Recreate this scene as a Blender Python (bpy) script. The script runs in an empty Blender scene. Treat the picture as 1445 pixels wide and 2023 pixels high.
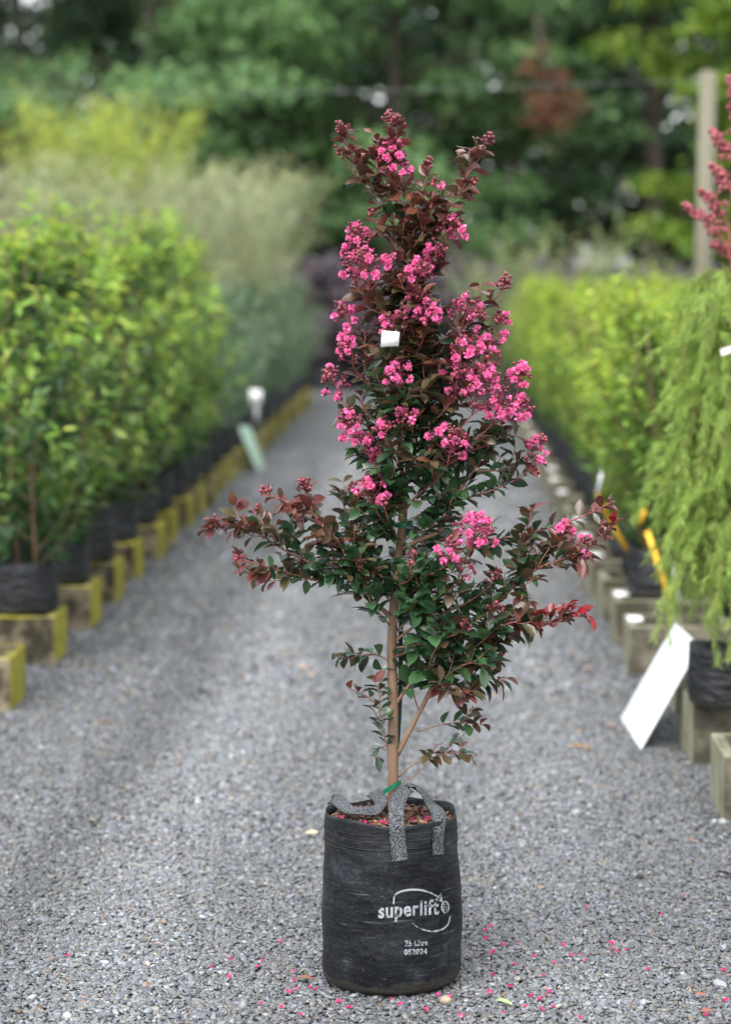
import bpy, math, random
import numpy as np
from mathutils import Matrix, Vector, Euler

R = math.radians
rng = np.random.default_rng(7)
random.seed(7)
sc = bpy.context.scene
COL = sc.collection

# ------------------------------------------------------------------ camera
FPX, W, H_IMG, CAMZ = 4800.0, 1445.0, 2023.0, 1.537
PITCH, YAW = math.atan((1011.5 - 530) / FPX), math.atan((875 - 722.5) / FPX)
cam_d = bpy.data.cameras.new('camera'); cam = bpy.data.objects.new('camera', cam_d); COL.objects.link(cam)
cam.location = (0, 0, CAMZ)
cam.rotation_euler = (R(90) - PITCH, 0, YAW)
cam_d.sensor_fit = 'VERTICAL'; cam_d.sensor_height = 36; cam_d.lens = FPX / H_IMG * 36
cam_d.clip_start = 0.1; cam_d.clip_end = 3000
cam_d.dof.use_dof = True; cam_d.dof.focus_distance = 5.28; cam_d.dof.aperture_fstop = 2.4
sc.camera = cam

# ------------------------------------------------------------------ world, sun, exposure
SUN_EL, SUN_AZ = R(58), R(200)       # azimuth measured clockwise from +Y
world = bpy.data.worlds.new('World'); sc.world = world; world.use_nodes = True
nt = world.node_tree; nt.nodes.clear()
sky = nt.nodes.new('ShaderNodeTexSky'); sky.sky_type = 'NISHITA'; sky.sun_disc = False
sky.sun_elevation = SUN_EL; sky.sun_rotation = SUN_AZ; sky.air_density = 1.0; sky.dust_density = 2.0; sky.ozone_density = 1.0
hs = nt.nodes.new('ShaderNodeHueSaturation'); hs.inputs['Saturation'].default_value = 0.24   # overcast: nearly grey sky
bg = nt.nodes.new('ShaderNodeBackground'); bg.inputs['Strength'].default_value = 0.15
wo = nt.nodes.new('ShaderNodeOutputWorld')
nt.links.new(sky.outputs[0], hs.inputs['Color']); nt.links.new(hs.outputs[0], bg.inputs[0]); nt.links.new(bg.outputs[0], wo.inputs[0])
sun_d = bpy.data.lights.new('sun', 'SUN'); sun = bpy.data.objects.new('sun', sun_d); COL.objects.link(sun)
sun_d.energy = 1.4; sun_d.angle = R(50); sun_d.color = (1.0, 0.975, 0.94)
sd = Vector((math.sin(SUN_AZ) * math.cos(SUN_EL), math.cos(SUN_AZ) * math.cos(SUN_EL), math.sin(SUN_EL)))
sun.rotation_euler = sd.to_track_quat('Z', 'Y').to_euler()
sc.view_settings.view_transform = 'Standard'; sc.view_settings.look = 'None'
sc.view_settings.gamma = 1.0; sc.view_settings.use_curve_mapping = False
sc.view_settings.exposure = 1.62
sc.render.engine = 'CYCLES'
sc.cycles.use_denoising = True
sc.cycles.max_bounces = 7; sc.cycles.transparent_max_bounces = 4
sc.cycles.sample_clamp_indirect = 6.0
bpy.context.view_layer.update()

# ------------------------------------------------------------------ helpers
CR = np.array(cam.rotation_euler.to_matrix()); CO = np.array([0, 0, CAMZ])
def ray(px, py):
    return CR @ np.array([(px - W / 2) / FPX, -(py - H_IMG / 2) / FPX, -1.0])
def at(px, py, Y):
    d = ray(px, py); return CO + d * (Y / d[1])
def ground(px, py, z=0.0):
    d = ray(px, py); return CO + d * ((z - CAMZ) / d[2])
def nrm(a):
    a = np.asarray(a, float); return a / np.maximum(np.linalg.norm(a, axis=-1, keepdims=True), 1e-9)

class MB:
    """collects geometry for ONE mesh object"""
    def __init__(s): s.v = []; s.c = []; s.f = []; s.n = 0; s.uv = None
    def add(s, v, faces, col=(0.5, 0.5, 0.5)):
        v = np.asarray(v, float).reshape(-1, 3); f = faces if isinstance(faces, list) else [faces]
        c = np.asarray(col, float)
        if c.ndim == 1: c = np.tile(c, (len(v), 1))
        for a in f:
            a = np.asarray(a, int)
            if len(a): s.f.append(a + s.n)
        s.v.append(v); s.c.append(c); s.n += len(v); return s
    def tube(s, P, rad, k=6, col=(0.5, 0.5, 0.5), cap=True):
        P = np.asarray(P, float); n = len(P); rad = np.broadcast_to(np.asarray(rad, float), (n,))
        T = nrm(np.gradient(P, axis=0)); up = np.array([0.31, 0.87, 0.38]) if abs(T[0][2]) > .6 else np.array([0, 0, 1.])
        A = nrm(np.cross(T[0], up)); ring = []
        for i in range(n):
            A = nrm(A - T[i] * (A @ T[i])); B = np.cross(T[i], A)
            th = np.arange(k) * 2 * math.pi / k
            ring.append(P[i] + rad[i] * (np.cos(th)[:, None] * A + np.sin(th)[:, None] * B))
        v = np.concatenate(ring); q = []
        for i in range(n - 1):
            for j in range(k):
                j2 = (j + 1) % k; q.append((i * k + j, i * k + j2, (i + 1) * k + j2, (i + 1) * k + j))
        fs = [np.array(q)]
        if cap:
            v = np.concatenate([v, [P[0], P[-1]]]); a, b = n * k, n * k + 1; t = []
            for j in range(k):
                j2 = (j + 1) % k; t.append((a, j2, j)); t.append((b, (n - 1) * k + j, (n - 1) * k + j2))
            fs.append(np.array(t))
        c = np.asarray(col, float)
        if c.ndim == 2:
            c = np.concatenate([np.repeat(c, k, axis=0)] + ([c[:1], c[-1:]] if cap else []))
        return s.add(v, fs, c)
    def box(s, lo, hi, col=(0.5, 0.5, 0.5)):
        x0, y0, z0 = lo; x1, y1, z1 = hi
        v = [(x0, y0, z0), (x1, y0, z0), (x1, y1, z0), (x0, y1, z0), (x0, y0, z1), (x1, y0, z1), (x1, y1, z1), (x0, y1, z1)]
        return s.add(v, np.array([(0, 3, 2, 1), (4, 5, 6, 7), (0, 1, 5, 4), (1, 2, 6, 5), (2, 3, 7, 6), (3, 0, 4, 7)]), col)
    def blobs(s, P, rad, col, tmpl=None, sq=(1, 1, 1)):
        tv, tf = tmpl; n = len(P); k = len(tv)
        v = np.asarray(P)[:, None, :] + np.asarray(rad).reshape(-1, 1, 1) * tv[None] * np.asarray(sq)
        f = (tf[None] + (np.arange(n) * k)[:, None, None]).reshape(-1, tf.shape[1])
        return s.add(v.reshape(-1, 3), f, np.repeat(np.asarray(col), k, axis=0))
    def leaves(s, P, D, N, L, wr, col, tmpl, fold=.25, curl=.2):
        tv, tf = tmpl; P = np.asarray(P, float); n = len(P); k = len(tv)
        X = nrm(D); Z = N - X * np.sum(np.asarray(N) * X, axis=1, keepdims=True); Z = nrm(Z); Y = np.cross(Z, X)
        L = np.broadcast_to(np.asarray(L, float), (n,)); wr = np.broadcast_to(np.asarray(wr, float), (n,))
        fold = np.broadcast_to(np.asarray(fold, float), (n,)); curl = np.broadcast_to(np.asarray(curl, float), (n,))
        t, sd_ = tv[:, 0], tv[:, 1]
        h = np.abs(sd_)[None] * (wr * fold)[:, None] * 2 - curl[:, None] * (t ** 2)[None]
        v = P[:, None] + L[:, None, None] * (t[None, :, None] * X[:, None] + (sd_[None] * wr[:, None])[..., None] * Y[:, None] + h[..., None] * Z[:, None])
        f = (tf[None] + (np.arange(n) * k)[:, None, None]).reshape(-1, 4)
        return s.add(v.reshape(-1, 3), f, np.repeat(np.asarray(col), k, axis=0))
    def mesh(s, name, mats, smooth=True, origin=(0, 0, 0)):
        V = np.concatenate(s.v) - np.asarray(origin); C = np.concatenate(s.c)
        me = bpy.data.meshes.new(name); me.vertices.add(len(V)); me.vertices.foreach_set('co', V.astype(np.float32).ravel())
        idx = np.concatenate([f.ravel() for f in s.f]); tot = np.concatenate([np.full(len(f), f.shape[1]) for f in s.f])
        st = np.concatenate([[0], np.cumsum(tot)[:-1]])
        me.loops.add(len(idx)); me.loops.foreach_set('vertex_index', idx.astype(np.int32))
        me.polygons.add(len(tot)); me.polygons.foreach_set('loop_start', st.astype(np.int32))
        if smooth: me.polygons.foreach_set('use_smooth', np.ones(len(tot), bool))
        me.update(calc_edges=True)
        ca = me.color_attributes.new('col', 'FLOAT_COLOR', 'POINT')
        ca.data.foreach_set('color', np.concatenate([C, np.ones((len(C), 1))], 1).astype(np.float32).ravel())
        me.materials.append(mats)
        return me
    def build(s, name, m, parent=None, smooth=True, origin=None, kind=None):
        o_ = np.zeros(3) if parent is None and origin is None else (np.array(WORLD.get(parent.name, (0, 0, 0))) if origin is None else np.asarray(origin))
        o = bpy.data.objects.new(name, s.mesh(name, m, smooth, o_)); COL.objects.link(o); o.parent = parent
        if parent is not None: WORLD[o.name] = WORLD.get(parent.name, (0, 0, 0))
        elif origin is not None: o.location = origin; WORLD[o.name] = tuple(origin)
        if kind: o['kind'] = kind
        return o
WORLD = {}
def empty(name, loc, label, cat, group=None):
    o = bpy.data.objects.new(name, None); COL.objects.link(o); o.location = loc; o.empty_display_size = .1
    WORLD[o.name] = tuple(loc); return tag(o, label, cat, group)
def tag(o, label=None, cat=None, group=None, kind=None):
    for k, v in (('label', label), ('category', cat), ('group', group), ('kind', kind)):
        if v: o[k] = v
    return o
def copy_tree(o, parent=None):
    c = o.copy(); COL.objects.link(c); c.parent = parent
    for ch in [x for x in o.children]: copy_tree(ch, c)
    return c
def smooth_path(P, n):
    P = np.asarray(P, float)
    if len(P) < 3: return P[0] + (P[-1] - P[0]) * np.linspace(0, 1, n)[:, None]
    Q = np.concatenate([[2 * P[0] - P[1]], P, [2 * P[-1] - P[-2]]]); out = []
    for u in np.linspace(0, len(P) - 1 - 1e-6, n):
        i = int(u); t = u - i; a, b, c, d = Q[i:i + 4]
        out.append(.5 * (2 * b + (c - a) * t + (2 * a - 5 * b + 4 * c - d) * t * t + (3 * b - a - 3 * c + d) * t ** 3))
    return np.array(out)

# leaf templates: rows (t along, s across -0.5..0.5)
_w = [0.04, .36, .5, .34, .0]; _t = [0, .25, .52, .8, 1.0]
LEAF = (np.array([r for t, w in zip(_t, _w) for r in ((t, -w, 0), (t, 0, 0), (t, w, 0))]),
        np.array([q for i in range(4) for q in ((3 * i, 3 * i + 3, 3 * i + 4, 3 * i + 1), (3 * i + 1, 3 * i + 4, 3 * i + 5, 3 * i + 2))]))
LEAF6 = (np.array([(0, 0, 0), (.3, -.45, 0), (.65, -.42, 0), (1, 0, 0), (.65, .42, 0), (.3, .45, 0)]), np.array([(0, 1, 2, 3), (0, 3, 4, 5)]))
def ico(sub=1):
    import bmesh
    b = bmesh.new(); bmesh.ops.create_icosphere(b, subdivisions=sub, radius=1)
    v = np.array([x.co[:] for x in b.verts]); f = np.array([[w.index for w in x.verts] for x in b.faces]); b.free(); return v, f
ICO1, ICO2 = ico(1), ico(2)

# ------------------------------------------------------------------ materials
def new_mat(name):
    m = bpy.data.materials.new(name); m.use_nodes = True; n = m.node_tree.nodes; l = m.node_tree.links
    return m, n, l, n['Principled BSDF'], n['Material Output']
def node(n, t, **kw):
    x = n.new(t)
    for k, v in kw.items():
        if k in x.inputs: x.inputs[k].default_value = v
        else: setattr(x, k, v)
    return x
def ramp(n, stops):
    r = n.new('ShaderNodeValToRGB'); e = r.color_ramp.elements
    while len(e) < len(stops): e.new(.5)
    for x, (p, c) in zip(e, stops): x.position = p; x.color = (*c, 1) if len(c) == 3 else c
    return r
def m_leaf(name, rough=.42, trans=.3, boost=1.6, vary=.25, scale=60, spec=.5):
    m, n, l, p, out = new_mat(name)
    a = node(n, 'ShaderNodeAttribute', attribute_name='col')
    no = node(n, 'ShaderNodeTexNoise', Scale=scale, Detail=2.0); tc = n.new('ShaderNodeTexCoord'); l.new(tc.outputs['Object'], no.inputs['Vector'])
    mr = node(n, 'ShaderNodeMapRange'); mr.inputs['To Min'].default_value = 1 - vary; mr.inputs['To Max'].default_value = 1 + vary
    l.new(no.outputs['Fac'], mr.inputs['Value'])
    mul = node(n, 'ShaderNodeVectorMath', operation='SCALE'); l.new(a.outputs['Color'], mul.inputs[0]); l.new(mr.outputs[0], mul.inputs['Scale'])
    l.new(mul.outputs[0], p.inputs['Base Color']); p.inputs['Roughness'].default_value = rough; p.inputs['Specular IOR Level'].default_value = spec
    if trans > 0:
        t = n.new('ShaderNodeBsdfTranslucent'); b = node(n, 'ShaderNodeVectorMath', operation='SCALE'); b.inputs['Scale'].default_value = boost
        l.new(mul.outputs[0], b.inputs[0]); l.new(b.outputs[0], t.inputs['Color'])
        mx = n.new('ShaderNodeMixShader'); mx.inputs[0].default_value = trans
        l.new(p.outputs[0], mx.inputs[1]); l.new(t.outputs[0], mx.inputs[2]); l.new(mx.outputs[0], out.inputs['Surface'])
    return m
def m_noise(name, c1, c2, scale=8, rough=.8, bump=.3, bdist=.01, detail=6, spec=.3, stretch=(1, 1, 1), c3=None, s3=3):
    m, n, l, p, out = new_mat(name)
    tc = n.new('ShaderNodeTexCoord'); mp = n.new('ShaderNodeMapping'); mp.inputs['Scale'].default_value = stretch; l.new(tc.outputs['Object'], mp.inputs[0])
    no = node(n, 'ShaderNodeTexNoise', Scale=scale, Detail=detail); l.new(mp.outputs[0], no.inputs['Vector'])
    r = ramp(n, [(.32, c1), (.68, c2)]); l.new(no.outputs['Fac'], r.inputs[0]); colour = r.outputs[0]
    if c3:
        n3 = node(n, 'ShaderNodeTexNoise', Scale=s3, Detail=4.0); l.new(tc.outputs['Object'], n3.inputs['Vector'])
        r3 = ramp(n, [(.45, (0, 0, 0)), (.62, (1, 1, 1))]); l.new(n3.outputs['Fac'], r3.inputs[0])
        mx = node(n, 'ShaderNodeMix', data_type='RGBA'); l.new(r3.outputs[0], mx.inputs['Factor']); l.new(colour, mx.inputs['A']); mx.inputs['B'].default_value = (*c3, 1); colour = mx.outputs['Result']
    l.new(colour, p.inputs['Base Color']); p.inputs['Roughness'].default_value = rough; p.inputs['Specular IOR Level'].default_value = spec
    if bump:
        b = node(n, 'ShaderNodeBump', Strength=bump, Distance=bdist); l.new(no.outputs['Fac'], b.inputs['Height']); l.new(b.outputs[0], p.inputs['Normal'])
    return m
def m_plain(name, c, rough=.6, spec=.4):
    m, n, l, p, out = new_mat(name); p.inputs['Base Color'].default_value = (*c, 1); p.inputs['Roughness'].default_value = rough; p.inputs['Specular IOR Level'].default_value = spec; return m

M_leaf = m_leaf('myrtle_leaf', rough=.3, trans=.18, boost=1.8, vary=.3, scale=70)
M_foliage = m_leaf('shrub_leaf', rough=.45, trans=.35, boost=1.7, vary=.2, scale=20)
M_tree = m_leaf('tree_leaf', rough=.65, spec=.25, trans=.36, boost=1.6, vary=.25, scale=1.2)
M_petal = m_leaf('petal', rough=.7, trans=.25, boost=1.2, vary=.15, scale=150, spec=.2)
M_bud = m_leaf('bud', rough=.4, trans=0, vary=.15)
M_bark = m_noise('myrtle_bark', (.12, .070, .042), (.23, .15, .10), scale=30, rough=.75, bump=.5, bdist=.003, stretch=(1, 1, .12))
M_twig = m_leaf('twig', rough=.55, trans=0, vary=.2)
M_treebark = m_noise('tree_bark', (.030, .025, .019), (.075, .062, .048), scale=5, rough=.9, bump=.6, bdist=.05, stretch=(1, 1, .2))
M_stake = m_plain('green_stake', (.004, .028, .02), .4)
M_tie = m_plain('green_tie', (.005, .12, .06), .35)
M_soil = m_noise('potting_soil', (.012, .008, .006), (.05, .03, .02), scale=60, rough=.95, bump=.8, bdist=.01)
M_chip = m_leaf('bark_chip', rough=.85, trans=0, vary=.3, scale=80)
M_white = m_noise('white_board', (.72, .76, .77), (.80, .83, .83), scale=3, rough=.35, bump=0)
M_green_board = m_noise('pale_green_board', (.42, .62, .48), (.52, .70, .56), scale=3, rough=.4, bump=0)
M_yellow = m_plain('yellow_plastic', (.75, .42, .02), .45)
M_tagwhite = m_plain('white_plastic', (.75, .76, .76), .45)
M_post = m_noise('weathered_post', (.13, .12, .085), (.21, .20, .15), scale=4, rough=.9, bump=.3, stretch=(1, 1, .1))
M_wire = m_plain('wire', (.20, .24, .23), .5)

def m_bag(name, dust=.5, spec=.22, k=1.0):
    m, n, l, p, out = new_mat(name); tc = n.new('ShaderNodeTexCoord')
    a = node(n, 'ShaderNodeTexNoise', Scale=7.0, Detail=8.0, Roughness=.65); l.new(tc.outputs['Object'], a.inputs['Vector'])
    r = ramp(n, [(.40, (.0035, .004, .0055)), (.58, (.008, .0095, .012)), (.76, (.045, .052, .062))]); l.new(a.outputs['Fac'], r.inputs[0])
    f = node(n, 'ShaderNodeTexNoise', Scale=160.0, Detail=4.0); l.new(tc.outputs['Object'], f.inputs['Vector'])
    rf = ramp(n, [(.58, (0, 0, 0)), (.78, (.06, .066, .072))]); l.new(f.outputs['Fac'], rf.inputs[0])
    ad = node(n, 'ShaderNodeMix', data_type='RGBA', blend_type='ADD'); ad.inputs['Factor'].default_value = dust
    l.new(r.outputs[0], ad.inputs['A']); l.new(rf.outputs[0], ad.inputs['B'])
    # fine diagonal scratches
    mp = n.new('ShaderNodeMapping'); mp.inputs['Scale'].default_value = (4, 4, 60); mp.inputs['Rotation'].default_value = (.5, .3, .2); l.new(tc.outputs['Object'], mp.inputs[0])
    s = node(n, 'ShaderNodeTexNoise', Scale=2.0, Detail=3.0); l.new(mp.outputs[0], s.inputs['Vector'])
    rs = ramp(n, [(.66, (0, 0, 0)), (.74, (.07, .075, .08))]); l.new(s.outputs['Fac'], rs.inputs[0])
    ad2 = node(n, 'ShaderNodeMix', data_type='RGBA', blend_type='ADD'); ad2.inputs['Factor'].default_value = .6; l.new(ad.outputs['Result'], ad2.inputs['A']); l.new(rs.outputs[0], ad2.inputs['B'])
    # brown dirt splashed on the lowest few centimetres
    sp = n.new('ShaderNodeSeparateXYZ'); l.new(tc.outputs['Object'], sp.inputs[0])
    zz = node(n, 'ShaderNodeMath', operation='MULTIPLY_ADD'); l.new(a.outputs['Fac'], zz.inputs[0]); zz.inputs[1].default_value = -.06; l.new(sp.outputs['Z'], zz.inputs[2])
    rz = ramp(n, [(0, (.55, .55, .55)), (.006, (0, 0, 0))])
    l.new(zz.outputs[0], rz.inputs[0])
    ad3 = node(n, 'ShaderNodeMix', data_type='RGBA'); l.new(rz.outputs[0], ad3.inputs['Factor']); l.new(ad2.outputs['Result'], ad3.inputs['A']); ad3.inputs['B'].default_value = (.045, .04, .032, 1)
    l.new(ad3.outputs['Result'], p.inputs['Base Color'])
    mr = node(n, 'ShaderNodeMapRange'); mr.inputs['To Min'].default_value = .34; mr.inputs['To Max'].default_value = .62; l.new(a.outputs['Fac'], mr.inputs['Value']); l.new(mr.outputs[0], p.inputs['Roughness']); p.inputs['Specular IOR Level'].default_value = spec
    w = node(n, 'ShaderNodeTexNoise', Scale=22.0, Detail=5.0); mp2 = n.new('ShaderNodeMapping'); mp2.inputs['Scale'].default_value = (1, 1, 2.4); l.new(tc.outputs['Object'], mp2.inputs[0]); l.new(mp2.outputs[0], w.inputs['Vector'])
    b = node(n, 'ShaderNodeBump', Strength=.6 * k, Distance=.008 * k); l.new(w.outputs['Fac'], b.inputs['Height']); l.new(b.outputs[0], p.inputs['Normal'])
    return m
M_bag = m_bag('black_poly_bag'); M_bag2 = m_bag('black_poly_bag_far', .3, .42, 2.0)
def m_print(name):
    m, n, l, p, out = new_mat(name); tc = n.new('ShaderNodeTexCoord')
    a = node(n, 'ShaderNodeTexNoise', Scale=75.0, Detail=5.0, Roughness=.7); l.new(tc.outputs['Object'], a.inputs['Vector'])
    r = ramp(n, [(.40, (.02, .022, .025)), (.50, (.25, .27, .29))]); l.new(a.outputs['Fac'], r.inputs[0]); l.new(r.outputs[0], p.inputs['Base Color']); p.inputs['Roughness'].default_value = .6
    return m
M_print = m_print('worn_grey_print')
def m_strap():
    m, n, l, p, out = new_mat('woven_strap'); uv = node(n, 'ShaderNodeAttribute', attribute_name='col')
    sx = n.new('ShaderNodeSeparateXYZ'); l.new(uv.outputs['Vector'], sx.inputs[0])
    def mul(o, k):
        x = node(n, 'ShaderNodeMath', operation='MULTIPLY'); l.new(o, x.inputs[0]); x.inputs[1].default_value = k; return x.outputs[0]
    def sine(o):
        x = node(n, 'ShaderNodeMath', operation='SINE'); l.new(o, x.inputs[0]); return x.outputs[0]
    a = sine(mul(sx.outputs['X'], 44.0)); b = sine(mul(sx.outputs['Y'], 1150.0))
    pr = node(n, 'ShaderNodeMath', operation='MULTIPLY'); l.new(a, pr.inputs[0]); l.new(b, pr.inputs[1])
    tc = n.new('ShaderNodeTexCoord'); no = node(n, 'ShaderNodeTexNoise', Scale=260.0, Detail=3.0); l.new(tc.outputs['Object'], no.inputs['Vector'])
    ad = node(n, 'ShaderNodeMath', operation='MULTIPLY_ADD'); l.new(pr.outputs[0], ad.inputs[0]); ad.inputs[1].default_value = .34; l.new(no.outputs['Fac'], ad.inputs[2])
    r = ramp(n, [(.42, (.003, .0033, .004)), (.62, (.018, .02, .022)), (.80, (.34, .36, .39))]); l.new(ad.outputs[0], r.inputs[0]); l.new(r.outputs[0], p.inputs['Base Color'])
    bp = node(n, 'ShaderNodeBump', Strength=.8, Distance=.0015); l.new(ad.outputs[0], bp.inputs['Height']); l.new(bp.outputs[0], p.inputs['Normal'])
    p.inputs['Roughness'].default_value = .5; p.inputs['Specular IOR Level'].default_value = .3
    return m
M_strap = m_strap()
def m_block(name, c_a, c_b, moss, mossx):
    """concrete; algae grows on the face towards the path (normal +-x) and along the top rim"""
    m, n, l, p, out = new_mat(name); tc = n.new('ShaderNodeTexCoord'); ob = n.new('ShaderNodeObjectInfo')
    off = node(n, 'ShaderNodeVectorMath', operation='ADD'); l.new(tc.outputs['Object'], off.inputs[0]); l.new(ob.outputs['Location'], off.inputs[1])
    a = node(n, 'ShaderNodeTexNoise', Scale=9.0, Detail=8.0, Roughness=.6); l.new(off.outputs[0], a.inputs['Vector'])
    r = ramp(n, [(.42, c_a), (.60, c_b)]); l.new(a.outputs['Fac'], r.inputs[0])
    at_ = node(n, 'ShaderNodeAttribute', attribute_name='col'); sx = n.new('ShaderNodeSeparateXYZ'); l.new(at_.outputs['Vector'], sx.inputs[0])
    b = node(n, 'ShaderNodeTexNoise', Scale=5.0, Detail=6.0); l.new(off.outputs[0], b.inputs['Vector'])
    s = node(n, 'ShaderNodeMath', operation='ADD'); l.new(b.outputs['Fac'], s.inputs[0]); l.new(sx.outputs['X'], s.inputs[1])
    rm = ramp(n, [(.62, (0, 0, 0)), (.80, (1, 1, 1))]); l.new(s.outputs[0], rm.inputs[0])
    mx = node(n, 'ShaderNodeMix', data_type='RGBA'); l.new(rm.outputs[0], mx.inputs['Factor']); l.new(r.outputs[0], mx.inputs['A'])
    rr = ramp(n, [(.3, moss), (.7, mossx)]); l.new(a.outputs['Fac'], rr.inputs[0]); l.new(rr.outputs[0], mx.inputs['B'])
    l.new(mx.outputs['Result'], p.inputs['Base Color']); p.inputs['Roughness'].default_value = .9; p.inputs['Specular IOR Level'].default_value = .2
    bp = node(n, 'ShaderNodeBump', Strength=.5, Distance=.004); f = node(n, 'ShaderNodeTexNoise', Scale=120.0, Detail=4.0); l.new(off.outputs[0], f.inputs['Vector']); l.new(f.outputs['Fac'], bp.inputs['Height']); l.new(bp.outputs[0], p.inputs['Normal'])
    return m
M_blockL = m_block('lichen_concrete', (.035, .03, .02), (.20, .17, .11), (.17, .155, .015), (.36, .33, .05))
M_blockR = m_block('grey_concrete', (.05, .045, .032), (.15, .135, .10), (.13, .13, .075), (.26, .255, .19))

# ------------------------------------------------------------------ ground
def m_ground():
    m, n, l, p, out = new_mat('gravel_bed'); tc = n.new('ShaderNodeTexCoord')
    v = node(n, 'ShaderNodeTexVoronoi', Scale=85.0); l.new(tc.outputs['Object'], v.inputs['Vector'])
    sc_ = n.new('ShaderNodeSeparateColor'); l.new(v.outputs['Color'], sc_.inputs[0])
    r = ramp(n, [(0, (.02, .021, .023)), (.5, (.07, .073, .077)), (1, (.17, .175, .18))]); l.new(sc_.outputs[0], r.inputs[0])
    l.new(r.outputs[0], p.inputs['Base Color']); p.inputs['Roughness'].default_value = .6
    b = node(n, 'ShaderNodeBump', Strength=.9, Distance=.006); b.invert = True; l.new(v.outputs['Distance'], b.inputs['Height']); l.new(b.outputs[0], p.inputs['Normal'])
    return m
M_ground = m_ground()
M_earth = m_noise('grassy_earth', (.03, .035, .015), (.08, .075, .04), scale=1.5, rough=.95, bump=.4, bdist=.05)
g = MB(); g.add([(-1500, -1500, -.02), (1500, -1500, -.02), (1500, 1500, -.02), (-1500, 1500, -.02)], np.array([(0, 1, 2, 3)]))
tag(g.build('ground', M_earth, smooth=False), kind='structure')
nx, ny = 60, 200
gx, gy = np.linspace(-9, 9, nx), np.linspace(-3, 36, ny); GX, GY = np.meshgrid(gx, gy)
g = MB(); g.add(np.stack([GX, GY, np.zeros_like(GX) - .004], -1).reshape(-1, 3),
                np.array([(j * nx + i, j * nx + i + 1, (j + 1) * nx + i + 1, (j + 1) * nx + i) for j in range(ny - 1) for i in range(nx - 1)]))
tag(g.build('path', M_ground), kind='structure')

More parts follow.
